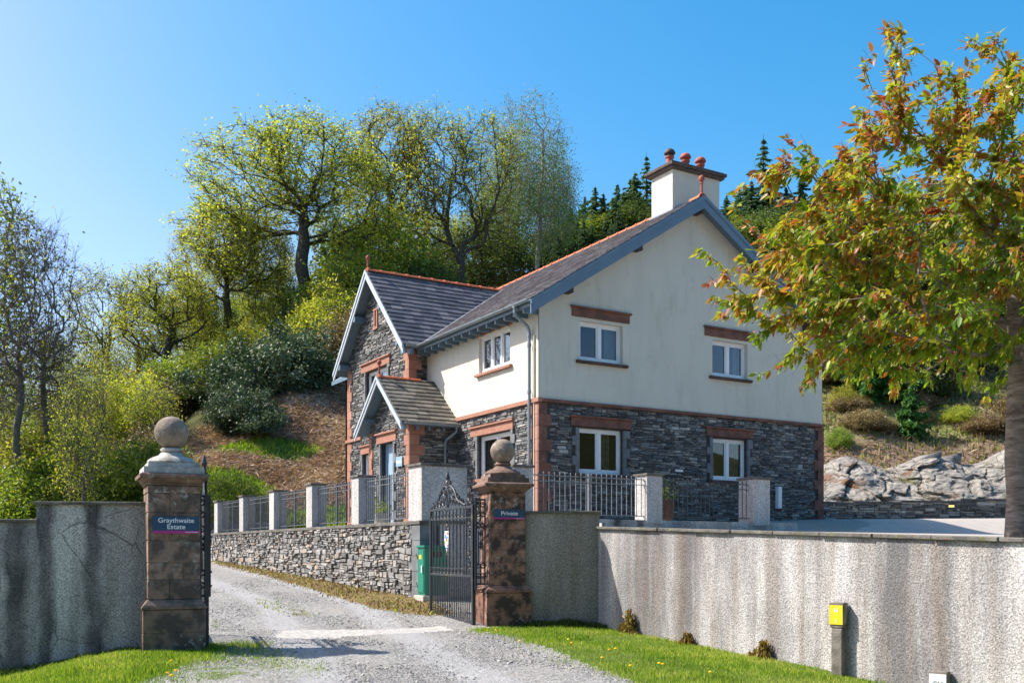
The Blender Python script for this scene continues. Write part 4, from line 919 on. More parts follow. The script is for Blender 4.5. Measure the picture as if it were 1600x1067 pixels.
seg_wall('roughcast_wall', (a.x, a.y+.0, 0), (e.x, e.y, 0), .39, .39-(.39-.125)/7.1*16, -3.2, .28, 'pale_roughcast', 'long sunlit pale roughcast boundary wall with brown vertical streaks', cop=.045, over=.04)
def pier(name, cx, cy, rz, zb, zp, zs, label, cap1, cap2, ball_r, ball_z, sw=.62, pw=.78, cw=.83, stone='pier_sandstone'):
    o = empty(name, (cx, cy, zb), rz, label, 'gate pier'); r_ = random.Random(int(abs(cx)*100)); Z = lambda z: z-zb
    mb = MB(); h1 = Z(zp)-.12
    mb.frus(pw, pw, 0, h1*.60, r=.1); 
    for sx_ in (0,): mb.frus(pw, pw, h1*.60+.006, h1, r=.2)
    mb.frus(pw-.01, pw-.01, .02, h1, r=.1)
    mb.frus(pw+.03, pw+.03, h1+.003, h1+.04, r=.1); mb.frus(pw+.02, sw+.02, h1+.04, Z(zp), r=.15); mb.build('plinth', stone, o, bevel=.012)
    mb = MB(); z = Z(zp)+.002; top = Z(zs)
    hs_ = []; 
    while z < top-.1: h = r_.uniform(.2, .36); hs_.append((z, min(z+h, top))); z += h
    if hs_[-1][1] < top: hs_.append((hs_[-1][1], top))
    for k, (a, b) in enumerate(hs_):
        s = r_.uniform(-.12, .12) if k % 3 != 2 else None; w = sw/2; j = r_.uniform(-.004, .004)
        if s is None: mb.box(-w+j, w, -w+j, w, a+.003, b-.003, r_.random())
        else: mb.box(-w+j, s-.003, -w+j, w, a+.003, b-.003, r_.random()); mb.box(s+.003, w, -w, w, a+.003, b-.003, r_.random())
    mb.frus(sw-.02, sw-.02, Z(zp), top, r=.2)
    mb.build('shaft', stone, o, bevel=.01)
    mb = MB(); mb.frus(sw+.03, sw+.05, top+.001, top+.03); mb.frus(sw+.06, cw-.04, top+.03, top+.085); mb.frus(cw, cw+.01, top+.085, top+.13); mb.frus(cw, sw+.14, top+.13, top+.15)
    cp = mb.build('cornice', cap2, o, bevel=.008)
    mb = MB(); mb.frus(sw+.10, sw+.09, top+.148, top+.225); mb.frus(sw, sw-.02, top+.225, top+.285); t0 = top+.285; nb = Z(ball_z)-ball_r
    rr = .285
    mb.lathe([(rr, t0), (rr+.01, t0+.02), (rr-.01, t0+.05), (rr*.82, t0+.075), (rr*.55, t0+.105), (.125, t0+.14), (.10, nb-.05), (.11, nb-.04), (.135, nb-.025), (.135, nb-.005), (.11, nb+.01)], 32)
    mb.build('stepped_cap', cap1, o, smooth=True)
    mb = MB(); R = ball_r; c = Z(ball_z)
    mb.lathe([(R*math.sin(PI*k/20)+(.004 if k in (10, 11) else 0), c-R*math.cos(PI*k/20)) for k in range(1, 20)], 36); mb.build('ball_finial', 'ball_stone', o, smooth=True)
    return o
PLc = (-4.28, 12.35); PRc = (-.15, 15.85)
pier('gate_pier', *PLc, rad(25), -1.45, -.60, .80, 'left gate pier of stained sandstone with pale stepped cap and stone ball', 'pier_cap_pale', 'pier_cap_brown', .205, 1.48, sw=.61, pw=.735, cw=.80, stone='grey_pier_stone')
pier('gate_pier', *PRc, rad(17), -1.4, -.545, .93, 'right gate pier of red sandstone with brown cap and stone ball', 'pier_cap_brown', 'pier_cap_brown', .198, 1.60, sw=.585, pw=.74, cw=.80)
def psign(name, c, rz, s0, zc, w, h, lines, label, off):
    o = empty(name, (c[0], c[1], 0), rz, label, 'sign')
    mb = MB(); mb.box(s0-w/2, s0+w/2, -off-.014, -off-.002, zc-h/2+h*.16, zc+h/2); mb.build('board', 'sign_navy', o)
    mb = MB(); mb.box(s0-w/2, s0+w/2, -off-.0142, -off-.002, zc-h/2, zc-h/2+h*.158); st = mb.build('magenta_strip', 'sign_magenta', o)
    mb = MB()
    for k in range(8): mb.box(s0+w*.2+k*w*.034, s0+w*.2+k*w*.034+w*.022, -off-.0152, -off-.0143, zc-h/2+h*.055, zc-h/2+h*.10)
    mb.build('small_print', 'sign_white', st)
    mb = MB()
    for sx_ in (-1, 1): mb.tube([(s0+sx_*w*.45, -off-.018, zc), (s0+sx_*w*.45, -off-.012, zc)], .006, 8)
    mb.build('screws', 'cowl_dark', o)
    for txt, sz, dz, ww in lines: text('lettering', txt, sz, 'sign_white', o, (s0, -off-.0145, zc+dz), 0, .012, ww)
psign('estate_sign', PLc, rad(25), .02, .315, .545, .205, (('Graythwaite', .082, .03, .42), ('Estate', .082, -.048, .21)), 'navy and magenta sign reading Graythwaite Estate on left pier', .315)
psign('private_sign', PRc, rad(17), .02, .575, .50, .15, (('Private', .088, -.012, .275),), 'small navy and magenta sign reading Private on right pier', .297)
# ---- wrought iron gate
def spiral(mb, c, r0, r1, turns, start, ux, uz, rad_=.008, n=22, dirn=1):
    pts = []
    for i in range(n+1):
        t = i/n; a = start+dirn*turns*2*PI*t; r = r0+(r1-r0)*t; pts.append(Vector(c)+Vector(ux)*(r*math.cos(a))+Vector(uz)*(r*math.sin(a)))
    mb.tube(pts, [rad_]*len(pts), 5)
def curve(mb, pts, r):      # Catmull-Rom tube in the gate plane
    P = [Vector((x, 0, z)) for x, z in pts]; P = [P[0]*2-P[1]]+P+[P[-1]*2-P[-2]]; out = []
    for i in range(1, len(P)-2):
        for k in range(5):
            t = k/5; p0, p1, p2, p3 = P[i-1:i+3]; out.append(.5*((2*p1)+(p2-p0)*t+(2*p0-5*p1+4*p2-p3)*t*t+(3*p1-p0-3*p2+p3)*t**3))
    out.append(P[-2]); mb.tube(out, r, 6)
EX, EZv = (1, 0, 0), (0, 0, 1)
def leafy(mb, x, z, ang, l=.07, w=.02):      # a beaten iron leaf
    d = Vector((math.cos(ang), 0, math.sin(ang))); s = Vector((-d.z, 0, d.x)); c = Vector((x, 0, z)); y = Vector((0, .012, 0))
    mb.hexa([c-s*w*.3-y, c+d*l*.5-s*w-y*2, c+d*l-y, c+d*l*.5+s*w-y*2, c-s*w*.3+y, c+d*l*.5-s*w+y*.5, c+d*l+y, c+d*l*.5+s*w+y*.5])
def gate_leaf(name, loc, rz, L, H, label, mirror=1):
    o = empty(name, loc, rz, label, 'gate'); bx = lambda mb, a, b, z0, z1, t=.012: mb.box(min(a, b), max(a, b), -t, t, z0, z1)
    mb = MB(); bx(mb, 0, .055, -.03, H+.02, .028); bx(mb, L-.04, L, 0, H, .02)
    bx(mb, .055, L-.04, 0, .055, .02); bx(mb, .055, L-.04, .735, .77, .018); bx(mb, .055, L-.04, H-.04, H, .02); bx(mb, .055, L-.04, H-.20, H-.18, .014); bx(mb, .31, L-.04, .86, .875, .012)
    fr_ = mb.build('frame', 'gate_iron', o, bevel=.003)
    mb = MB(); nb = 10; x0, x1 = .33, L-.04; s = (x1-x0)/nb
    for k in range(nb): x = x0+s*(k+.5)-.0; mb.tube([(x, 0, .77), (x, 0, H-.04)], .0125, 6)
    for k in range(3): x = .11+.085*k; mb.tube([(x, 0, .77), (x, 0, H-.2)], .007, 6)
    mb.tube([(.31, 0, .77), (.31, 0, H-.04)], .012, 6)
    nb2 = 23; s2 = (L-.095)/nb2
    for k in range(nb2): x = .055+s2*(k+.5); mb.tube([(x, 0, .055), (x, 0, .735)], .0105, 6)
    mb.build('bars', 'gate_iron', o)
    mb = MB()
    for k in range(nb):      # curls under the top rail and above the lock rail
        x = x0+s*(k+.5); spiral(mb, (x+s*.25, 0, H-.15), s*.30, s*.06, 1.1, PI, EX, EZv, .008, 12, -1); spiral(mb, (x+s*.5, 0, .815), s*.36, s*.08, 1.2, -PI/2, EX, EZv, .007, 12)
    for zc in (.90, 1.08, H-.32, H-.48):
        for sg in (-1, 1): spiral(mb, (.18+sg*.05, 0, zc), .055, .015, 1.3, 0 if sg > 0 else PI, EX, EZv, .009, 14, sg); leafy(mb, .18, zc, PI/2+sg*.5, .09, .02)
    mb.build('scrolls', 'gate_iron', o)
    # crest
    cx = (.31+L-.04)/2+.02; mb = MB(); w = (L-.38)/2
    for sg in (-1, 1):
        curve(mb, [(cx, H+.34), (cx+sg*.13, H+.36), (cx+sg*.30, H+.27), (cx+sg*.42, H+.12), (cx+sg*.60, H+.06), (cx+sg*w, H+.015)], [.018]*26)
        curve(mb, [(cx+sg*.03, H), (cx+sg*.08, H+.12), (cx+sg*.04, H+.24), (cx, H+.33)], .012)
        for (px_, pz, r) in ((.17, .10, .085), (.32, .075, .065), (.47, .045, .04), (.13, .25, .06), (.6, .03, .03)):
            spiral(mb, (cx+sg*px_, 0, H+pz), r, r*.2, 1.6, (PI if sg > 0 else 0), EX, EZv, .011, 22, -sg); leafy(mb, cx+sg*px_, H+pz, PI/2-sg*.6, r*1.4, .022); leafy(mb, cx+sg*(px_+r), H+pz, PI/2-sg*.2, .09, .022)
        for t in range(7):
            f = t/6; px_ = .1+f*.5; pz = .37-.35*f**.8; leafy(mb, cx+sg*px_, H+pz, PI/2-sg*(.3+f*.7), .085, .022)
    mb.tube([(cx, 0, H), (cx, 0, H+.52)], [.012]*2, 6); mb.lathe([(.01, 0), (.035, .03), (.02, .06), (.04, .10), (.03, .15), (.008, .22)], 8, cx, 0, H+.40)
    for a_ in (.5, 1.1, 2.0, 2.6): leafy(mb, cx, H+.38, a_, .13, .028)
    # shorter plume over the hinge panel
    mb.tube([(.18, 0, H), (.18, 0, H+.30)], .012, 6); mb.tube([(.09, 0, H), (.09, 0, H+.2)], .009, 6)
    for a_ in (.7, 1.2, 1.9, 2.4): leafy(mb, .18, H+.2, a_, .12, .026)
    for sg in (-1, 1): spiral(mb, (.18+sg*.055, 0, H+.07), .05, .012, 1.4, 0 if sg > 0 else PI, EX, EZv, .01, 16, sg)
    mb.build('crest', 'gate_iron', o)
    # coat of arms
    mb = MB(); S_ = [(-.085, .17), (.085, .17), (.085, .02), (.06, -.08), (0, -.16), (-.06, -.08), (-.085, .02)]; zc = H-.56
    def sh(mb, pts, y0, y1): n_ = len(pts); mb.poly([(cx+a, y0, zc+b) for a, b in pts]); mb.poly([(cx+a, y1, zc+b) for a, b in pts]); [mb.poly([(cx+pts[i][0], y0, zc+pts[i][1]), (cx+pts[(i+1) % n_][0], y0, zc+pts[(i+1) % n_][1]), (cx+pts[(i+1) % n_][0], y1, zc+pts[(i+1) % n_][1]), (cx+pts[i][0], y1, zc+pts[i][1])]) for i in range(n_)]
    sh(mb, S_, -.022, .022); sd_ = mb.build('shield', 'sign_white', o)
    for mat, cells in (('shield_red', [(-.075, -.03, .11, .15), (-.02, .02, .0, .04), (-.05, -.02, -.09, -.05)]), ('shield_blue', [(.0, .06, .04, .11), (-.06, -.02, .04, .08), (-.03, .03, -.13, -.10)]), ('shield_gold', [(-.075, -.03, .0, .03), (.02, .07, -.04, 0.), (.03, .075, .13, .16)])):
        m = MB()
        for q in cells: m.box(cx+q[0], cx+q[1], -.026, .026, zc+q[2], zc+q[3])
        m.build('charges', mat, sd_)
    mb = MB()
    for sg in (-1, 1): spiral(mb, (cx+sg*.05, 0, zc+.24), .05, .012, 1.4, 0 if sg > 0 else PI, EX, EZv, .009, 16, sg); spiral(mb, (cx+sg*.045, 0, zc-.2), .04, .012, 1.4, 0 if sg > 0 else PI, EX, EZv, .009, 16, sg)
    mb.build('shield_scrolls', 'gate_iron', sd_)
    return o
ang = math.atan2(1.68, -.83)
gate_leaf('iron_gate', (-.60, 15.55, -1.16), ang, 1.87, 1.88, 'open wrought iron gate leaf with crest and shield beside the right pier')
ang2 = math.atan2(.95, -.325)
gate_leaf('iron_gate', (-3.83, 12.32, -1.17), ang2, 1.9, 1.85, 'open wrought iron gate leaf seen edge on behind the left pier')
# fixed scroll panels between the gates and the piers
def scroll_panel(loc, rz, H0, H1, w, label):
    o = empty('scroll_panel', loc, rz, label, 'gate panel'); mb = MB()
    mb.box(0, .03, -.025, .025, -.62 if H0 < -.5 else H0, H1+.02); mb.box(w-.02, w, -.015, .015, H0, H1); mb.box(.03, w-.02, -.014, .014, H0, H0+.03); mb.box(.03, w-.02, -.014, .014, H1-.03, H1)
    mb.build('frame', 'black_iron', o)
    mb = MB(); c = w/2+.005
    for x in (c-.035, c+.035): mb.tube([(x, 0, H0+.35), (x, 0, H1-.5)], .008, 6)
    for zc, sg2 in ((H0+.30, 1), (H0+.15, -1), (H1-.42, -1), (H1-.25, 1), (H1-.1, 1)):
        for sg in (-1, 1): spiral(mb, (c+sg*.04, 0, zc), .05, .014, 1.4, 0 if sg > 0 else PI, EX, EZv, .011, 16, sg*sg2)
    for zc in (H0+.55, H0+.6, H1-.6): leafy(mb, c, zc, PI/2, .1, .03)
    mb.tube([(c, 0, H0+.03), (c, 0, H0+.3)], .010, 6); mb.tube([(c, 0, H1-.35), (c, 0, H1-.03)], .010, 6)
    mb.build('scrolls', 'black_iron', o)
scroll_panel((-.585, 15.50, 0), rad(12), -.54, .82, .17, 'narrow scrolled iron panel between the open gate and right pier')
scroll_panel((-3.93, 12.30, 0), rad(40), -.58, .70, .16, 'narrow scrolled iron panel on the inner side of left pier')
# ---- green cabinet
o = empty('utility_cabinet', (-1.60, 18.66, 0), RZ+rad(0), 'small green metal utility cabinet on a pale plinth behind the gate', 'utility cabinet')
mb = MB(); mb.box(-.06, .42, -.0, .32, -.85, .06); cb = mb.build('body', 'green_paint', o, bevel=.01)
mb = MB(); mb.box(-.09, .45, -.03, .34, .06, .10); mb.build('lid', 'green_paint', o, bevel=.008)
mb = MB(); mb.box(-.075, -.0605, .03, .29, -.80, .02); dd = mb.build('door', 'green_paint', o, bevel=.004)
mb = MB(); mb.box(-.10, -.0755, .06, .09, -.42, -.28); mb.build('handle', 'sign_white', dd)
mb = MB(); mb.box(-.079, -.0753, .12, .22, -.16, -.08); mb.build('label_plate', 'sign_yellow', dd)
for zz in (-.7, -.15): mb = MB(); mb.tube([(-.082, .285, zz), (-.082, .335, zz+.09)], .01, 6); mb.build('hinge', 'cowl_dark', dd)
mb = MB()
for q in range(4): mb.box(.05+.07*q, .09+.07*q, -.004, -.0005, -.12, -.02)
mb.build('vent', 'cowl_dark', o)
mb = MB(); mb.box(-.12, .48, -.05, .38, -1.05, -.852); mb.build('plinth', 'concrete', o, bevel=.01)
# ---- retaining wall with railings along the track
rs = random.Random(11)
def local_root(name, label, cat, group=None): return empty(name, (HX, HY, 0), RZ, label, cat, group)
A_ = -4.63; Bn, Bf = -3.07, 13.2
o = local_root('retaining_wall', 'dry grey stone retaining wall beside the gravel track below the railings', 'wall')
rf = Fr((A_, 0, 0), (0, 1, 0), (-1, 0, 0))
mb = MB(); rf.box(mb, Bn, Bf, -1.4, .50, -.4, -.0); mb.build('wall_core', 'dark_mortar', o)
mb = MB(); stones(mb, rf, Bn+.35, Bf, -1.35, .51, [], rs, hr=(.045, .10), lr=(.08, .30), dep=(.015, .08), gap=.010, warp=.022, jk=.3)
mb.build('stone_face', 'field_stone', o)
mb = MB(); z = -1.3; k = 0
while z < .5: rf.box(mb, Bn-.02, Bn+(.5 if k % 2 else .34), z+.004, min(z+.3, .5)-.004, -.3, .05, .8); z += .3; k += 1
mb.build('end_blocks', 'grey_slate_block', o)
mb = MB(); b = Bn-.04
while b < Bf: e_ = min(b+rs.uniform(.5, .9), Bf+.02); rf.box(mb, b+.003, e_-.003, .51, .58, -.42, .07, rs.random()); b = e_
mb.build('coping', 'coping_stone', o, bevel=.008)
# side return toward the gate pier
s0 = HW(A_+.02, Bn+.0); s1 = HW(-2.06, Bn+.0); seg_wall('roughcast_wall', (s0.x, s0.y, 0), (s1.x, s1.y, 0), .575, .575, -1.5, .3, 'pillar_roughcast', 'shaded roughcast wall seen through the bars of the open gate', cop=.05)
mb = MB(); mb.poly([(s1.x, s1.y, -1.3), (1.5, 15.9, -1.3), (1.5, 15.9, .45), (s1.x, s1.y, .5)]); tag(mb.build('terrace_edge', 'pillar_roughcast'), kind='structure')
def pillar(parent, a0, a1, b0, b1, z0, z1):
    mb = MB(); mb.box(a0, a1, b0, b1, z0, z1-.05, .5); p = mb.build('pillar', 'pillar_roughcast', parent, bevel=.012)
    mb = MB(); mb.box(a0-.035, a1+.035, b0-.035, b1+.035, z1-.049, z1, .5); mb.build('cap', 'coping_stone', p, bevel=.008)
def railing(parent, a, b0, b1, z0, z1, axis='b', sp=.115, mid=True, mat='rail_iron', balls=True, stays=True, br=.009):
    P = (lambda t, z: (a, t, z)) if axis == 'b' else (lambda t, z: (t, a, z))
    mb = MB(); L = b1-b0; n = int(L/sp)
    for z, w in ((z0+.07, .018), (z1-.14, .016), (z1-.02, .02)): mb.beam(P(b0, z), P(b1, z), .03, w)
    for k in range(n):
        t = b0+L*(k+.5)/n; mb.tube([P(t, z0+.05), P(t, z1+.02)], br, 6, False)
        if balls: c = P(t, z1+.035); mb.lathe([(.004, -.018), (.016, -.008), (.018, 0), (.013, .012), (.003, .018)], 6, *c)
    if mid: t = (b0+b1)/2; mb.beam(P(t, z0), P(t, z1+.05), .04, .04, (1, 0, 0))
    mb.build('railing_panel', mat, parent)
o = local_root('roadside_railings', 'row of dark iron railings between roughcast pillars on the retaining wall', 'railings')
cs = [Bn+x for x in (3.3, 6.4, 9.55, 12.65, 15.75)]
pillar(o, A_-.0, A_+1.0, Bn-.0, Bn+.62, .58, 1.70)
prev = Bn+.62
for c in cs:
    pillar(o, A_+.02, A_+.40, c, c+.44, .58, 1.69 if c < 10 else 1.66); railing(o, A_+.18, prev, c, .60, 1.55, stays=False); prev = c+.44
# ---- gable side railings
o = local_root('garden_railings', 'pale iron railings and roughcast pillars in front of the gable wall', 'railings')
T = lambda t: A_+t
kz = .62
mb = MB(); mb.box(T(1.95), T(10.2), Bn, Bn+.25, -.3, .68, .5); mb.build('kerb', 'grey_roughcast', o)
pillar(o, T(2.06), T(2.52), Bn-.02, Bn+.44, .4, 1.76)
pillar(o, T(5.50), T(5.94), Bn-.02, Bn+.42, .6, 1.72); pillar(o, T(8.72), T(9.26), Bn-.02, Bn+.5, .6, 1.76)
railing(o, Bn+.1, T(2.52), T(5.50), .70, 1.60, 'a', .13, True, 'pale_rail', br=.010); 
railing(o, Bn+.16, T(5.94), T(7.3), .70, 1.60, 'a', .125, False, 'black_iron'); railing(o, Bn+.16, T(7.3), T(8.72), .70, 1.60, 'a', .125, False, 'black_iron')
# planters
def planter(name, a, b, z, r0, r1, h, mat, label, lm, n=260, ph=.28):
    p = HW(a, b, z); o = empty(name, tuple(p), 0, label, 'planter'); mb = MB(); mb.lathe([(r0, 0), (r0*1.02, .02), ((r0+r1)/2*1.05, h*.5), (r1, h), (r1*.86, h), (r1*.84, h-.04)], 20); mb.build('pot', mat, o, smooth=True)
    m2 = MB(); m2.lathe([(r1*.84, h-.05), (.01, h-.02)], 16); m2.build('soil', 'soil', o)
    c = nr.normal(size=(n, 3))*[r1*.55, r1*.55, ph*.4]+[0, 0, h+ph*.45]
    leaves_obj('foliage', c, .05, lm, o)
def leaf_quads(c, size, elong=1.7, nrm=None, dirv=None):
    n = len(c); a = nr.normal(size=(n, 3)) if dirv is None else dirv+nr.normal(size=(n, 3))*.25; a /= np.linalg.norm(a, axis=1)[:, None]
    b = np.cross(a, nr.normal(size=(n, 3))); b /= np.linalg.norm(b, axis=1)[:, None]+1e-9
    s = (np.asarray(size)*(.65+.7*nr.random(n)))[:, None]; a = a*s*.5*elong**.5; b = b*s*.5/elong**.5
    V = np.stack([c-a, c+b-a*.1, c+a, c-b-a*.1], 1).reshape(-1, 3); i = np.arange(n)*4
    return V, np.stack([i, i+1, i+2, i+3], 1)
def leaves_obj(name, c, size, mat, parent, elong=1.7, rnd=None, dirv=None):
    V, f = leaf_quads(c, size, elong, None, dirv)
    return mesh_np(name, V, [f], mat, parent, rnd=np.clip(nr.normal(.5, .28, len(c)), 0, 1) if rnd is None else rnd)
planter('flower_pot', -3.0, 2.7, .52, .17, .24, .42, 'cream_pot', 'cream pot with green plants behind the railings near porch', 'fresh_leaf')
planter('barrel_planter', 1.95, -2.35, .68, .2, .25, .5, 'wood_tub', 'brown tub planter with dark plants beside the gable railings pillar', 'dark_leaf', 300, .35)
# marker posts in front of the long wall
def marker(name, u, v, Y, w, h, board, label, mat, glyph):
    x = LX(u, Y); zb = (860-v)/F*Y; d = Vector((.51, -.86, 0)); o = empty(name, (x, Y, zb-.1), math.atan2(d.y, d.x)+rad(17), label, 'marker post')
    mb = MB()
    if board == 'tall': mb.box(-w*.36, w*.36, -.055, .055, 0, h-.30+.1); mb.hexa([(-w*.36, -.055, h-.2), (w*.36, -.055, h-.2), (w*.36, .055, h-.2), (-w*.36, .055, h-.2), (-w*.5, -.06, h-.16), (w*.5, -.06, h-.16), (w*.5, .06, h-.16), (-w*.5, .06, h-.16)]); mb.box(-w*.5, w*.5, -.06, .06, h-.16, h+.1)
    else: mb.box(-w*.5, w*.5, -.05, .05, 0, h+.1)
    mb.build('post', 'old_concrete', o, bevel=.012)
    f = -.0605 if board == 'tall' else -.0505; pw, ph = w*.86, (.225 if board == 'tall' else .3); zt = h+.07
    mb = MB(); mb.box(-pw/2, pw/2, f-.006, f, zt-ph, zt); pl = mb.build('plate', mat, o)
    text('lettering', glyph[0], .07, glyph[1], pl, (0, f-.0062, zt-.085 if board == 'tall' else zt-.125), 0, .02)
    if len(glyph) > 2: text('lettering', glyph[2], .06, glyph[1], pl, (0, f-.0062, zt-.205), 0, .02)
marker('hydrant_marker_post', 1310, 1052, 11.43, .185, .83, 'tall', 'concrete marker post with yellow plate standing against the pale wall', 'sign_yellow', ('H', 'sign_white', '1'))
marker('white_marker_post', 1468, 1110, 10.3, .2, .42, 'low', 'low concrete marker with white plate at the bottom right', 'sign_white', ('GM', 'sign_grey'))
# low slate wall behind the drive
o = empty('slate_garden_wall', (10.3, 33.3, 0), 0, 'low dark slate stone wall between the drive and rock face', 'wall'); mb = MB(); mc = MB()
pts = [(0, 0), (1.6, 1.1), (3.6, 1.9), (6, 2.5), (9, 2.7), (20, 2.4)]; rl = random.Random(4)
for (x0, y0), (x1, y1) in zip(pts, pts[1:]):
    L = math.hypot(x1-x0, y1-y0); S = Vector(((x1-x0)/L, (y1-y0)/L, 0)); f = Fr((x0, y0, 0), S, (S.y, -S.x, 0)); zt = 1.62+.0*x0+.035*x0*(x0 < 7)+.24*(x0 >= 7); zt1 = 1.62+.035*min(x1, 7)
    zt0 = 1.62+.035*min(x0, 7)
    f.box(mc, 0, L, .4, min(zt0, zt1)-.03, -.4, 0); stones(mb, f, 0, L, .6, min(zt0, zt1), [], rl, hr=(.05, .11), lr=(.15, .5), dep=(.02, .08))
    f.box(mb, 0, L, min(zt0, zt1), min(zt0, zt1)+.06, -.44, .08, .1)
mc.build('wall_core', 'dark_mortar', o); mb.build('stone_face', 'slate_stone', o)
o = tag(empty('bulkhead_light', (15.95, 35.78, 1.62)), 'small square amber light set into the slate garden wall', 'wall light')
mb = MB(); mb.box(-.16, .16, -.12, .0, -.09, .09); mb.build('housing', 'cowl_dark', o); mb = MB(); mb.box(-.10, .10, -.13, -.1201, -.045, .035); mb.build('lens', 'lamp_lens', o)
# low dry stone wall beyond the end of the track wall
o = empty('dry_stone_wall', (-14.5, 36.6, 0), 0, 'low dark dry stone wall glimpsed beside the left gate pier', 'wall')
mb = MB(); f = Fr((0, 0, 0), (1, 0, 0), (0, -1, 0)); f.box(mb, 0, 6, -.6, 1.0, -.4, 0, .1); stones(mb, f, 0, 6, -.6, 1.05, [], rl, dep=(.02, .09)); mb.build('stone_face', 'slate_stone', o)
# dry tufts at the wall foot, dandelions
def tuft(u, v, w, h, n, label):
    q = (u-800)/F; t_ = (q*15.7-1.38)/(.51+.86*q); x, y = 1.38+.51*t_-.07, 15.7-.86*t_-.05; d = Vector((.51, -.86, 0)); o = empty('wall_tuft', (x, y, float(G(x, y))), 0, label, 'dry plant', 'dry plants at the foot of the wall')
    t = nr.normal(size=n)*w*.4; c = np.stack([d.x*t+nr.normal(size=n)*.03, d.y*t+nr.normal(size=n)*.03, np.abs(nr.random(n))*h*np.exp(-(t/w)**2*2)*(.6+.4*np.sin(t*30))], 1)
    leaves_obj('foliage', c, .045, 'dry_tuft', o, 2.6, dirv=np.tile([0, 0, 1.], (n, 1))*.6)
leaf('dry_tuft', [(0, (.09, .055, .01)), (.5, (.21, .14, .03)), (1, (.38, .30, .08))], .25)
tuft(988, 975, .20, .42, 900, 'tall brown dried plant at the foot of the wall corner'); tuft(1078, 1000, .13, .20, 450, 'small brown dried plant at the middle of the wall foot'); tuft(1196, 1034, .17, .27, 650, 'brown dried plant at wall foot nearest the yellow marker')
c_ = None
for u, v in ((812, 1010), (888, 1007), (893, 1013), (952, 1024), (941, 1037), (962, 1022), (985, 1050), (1030, 1046), (1036, 1047), (775, 992), (262, 1062), (275, 1058), (268, 1066), (268, 1042), (1110, 1060)):
    x, y = hitg(u, v)
    if c_ is None:
        c_ = empty('dandelion', (x, y, float(G(x, y))), 0, 'small yellow dandelion flower growing in the short grass verge', 'flower', 'dandelions in the grass verges')
        mb = MB(); mb.tube([(0, 0, 0), (.004, 0, .07)], .002, 4); st_ = mb.build('stem', 'grass_blade', c_); mb = MB(); mb.lathe([(.003, .062), (.02, .072), (.017, .082), (.004, .085)], 9); fl_ = mb.build('flower_head', 'petal_yellow', c_)
    else:
        r = c_.copy(); COL.objects.link(r); r.location = (x, y, float(G(x, y)))
        for q in (st_, fl_): q2 = q.copy(); COL.objects.link(q2); q2.parent = r
# ================================================================== TREES
def seg_mesh(P0, P1, R0, R1, n):
    d = P1-P0; L = np.linalg.norm(d, axis=1)[:, None]+1e-9; d = d/L
    up = np.where(np.abs(d[:, 2:3]) < .9, [[0, 0, 1.]], [[1., 0, 0]]); a = np.cross(d, up); a /= np.linalg.norm(a, axis=1)[:, None]; b = np.cross(d, a)
    t = np.arange(n)*2*PI/n; ring = a[:, None]*np.cos(t)[None, :, None]+b[:, None]*np.sin(t)[None, :, None]
    V = np.concatenate([P0[:, None]-d[:, None]*R0[:, None, None]*.15+ring*R0[:, None, None], P1[:, None]+ring*R1[:, None, None]], 1).reshape(-1, 3)
    i = (np.arange(len(P0))*2*n)[:, None]; j = np.arange(n)[None]
    Fq = np.stack([i+j, i+(j+1) % n, i+n+(j+1) % n, i+n+j], -1).reshape(-1, 4); return V, Fq
def skeleton(trunk, att, rs_, seg=.5, wig=.12, align=.7, droop=0., low=.5):
    N = [np.array(p, float) for p in trunk]; par = [-1]+list(range(len(trunk)-1)); first_ok = int(len(trunk)*low)
    cap = len(trunk)+len(att)*14; A = np.zeros((cap, 3)); D = np.zeros((cap, 3)); PL = np.zeros(cap); n = len(N); A[:n] = N
    for i in range(1, n): D[i] = (A[i]-A[i-1])/np.linalg.norm(A[i]-A[i-1]); PL[i] = PL[i-1]+np.linalg.norm(A[i]-A[i-1])
    D[0] = D[1]; tips = []; ref = A[first_ok]
    order = np.argsort(np.linalg.norm(att-A[n-1], axis=1)+rs_.random(len(att))*.5)
    for k in order:
        p = att[k]; v = p-A[first_ok:n]; d = np.linalg.norm(v, axis=1)+1e-6; cs = (v*D[first_ok:n]).sum(1)/d
        cost = d*(1+align*(1-cs))+.18*PL[first_ok:n]; j = int(np.argmin(cost))+first_ok; dd = d[j-first_ok]
        m = max(1, min(13, int(dd/seg))); prev = j; q0 = A[j]; c1 = q0+D[j]*dd*.35
        for t in range(1, m+1):
            f = t/m; q = (1-f)**2*q0+2*f*(1-f)*c1+f*f*p+(rs_.normal(size=3)*wig*min(dd, 2)*(0 if t == m else 1)*.4); q[2] -= droop*f*dd
            if n >= cap: break
            A[n] = q; par.append(prev); e = q-A[prev]; l = np.linalg.norm(e)+1e-9; D[n] = e/l; PL[n] = PL[prev]+l; prev = n; n += 1
        tips.append(prev)
    return A[:n], D[:n], np.array(par), np.array(tips)
def radii(n, par, tips, r0, p=2.3, rt=None):
    w = np.zeros(n); w[tips] += 1
    for i in range(n-1, 0, -1): w[par[i]] += w[i]*(1 if True else 0)
    # each node's load counts the tips beyond it
    r = r0*np.maximum(w, 1)**(1/p); return r*(rt/r[0]) if rt else r
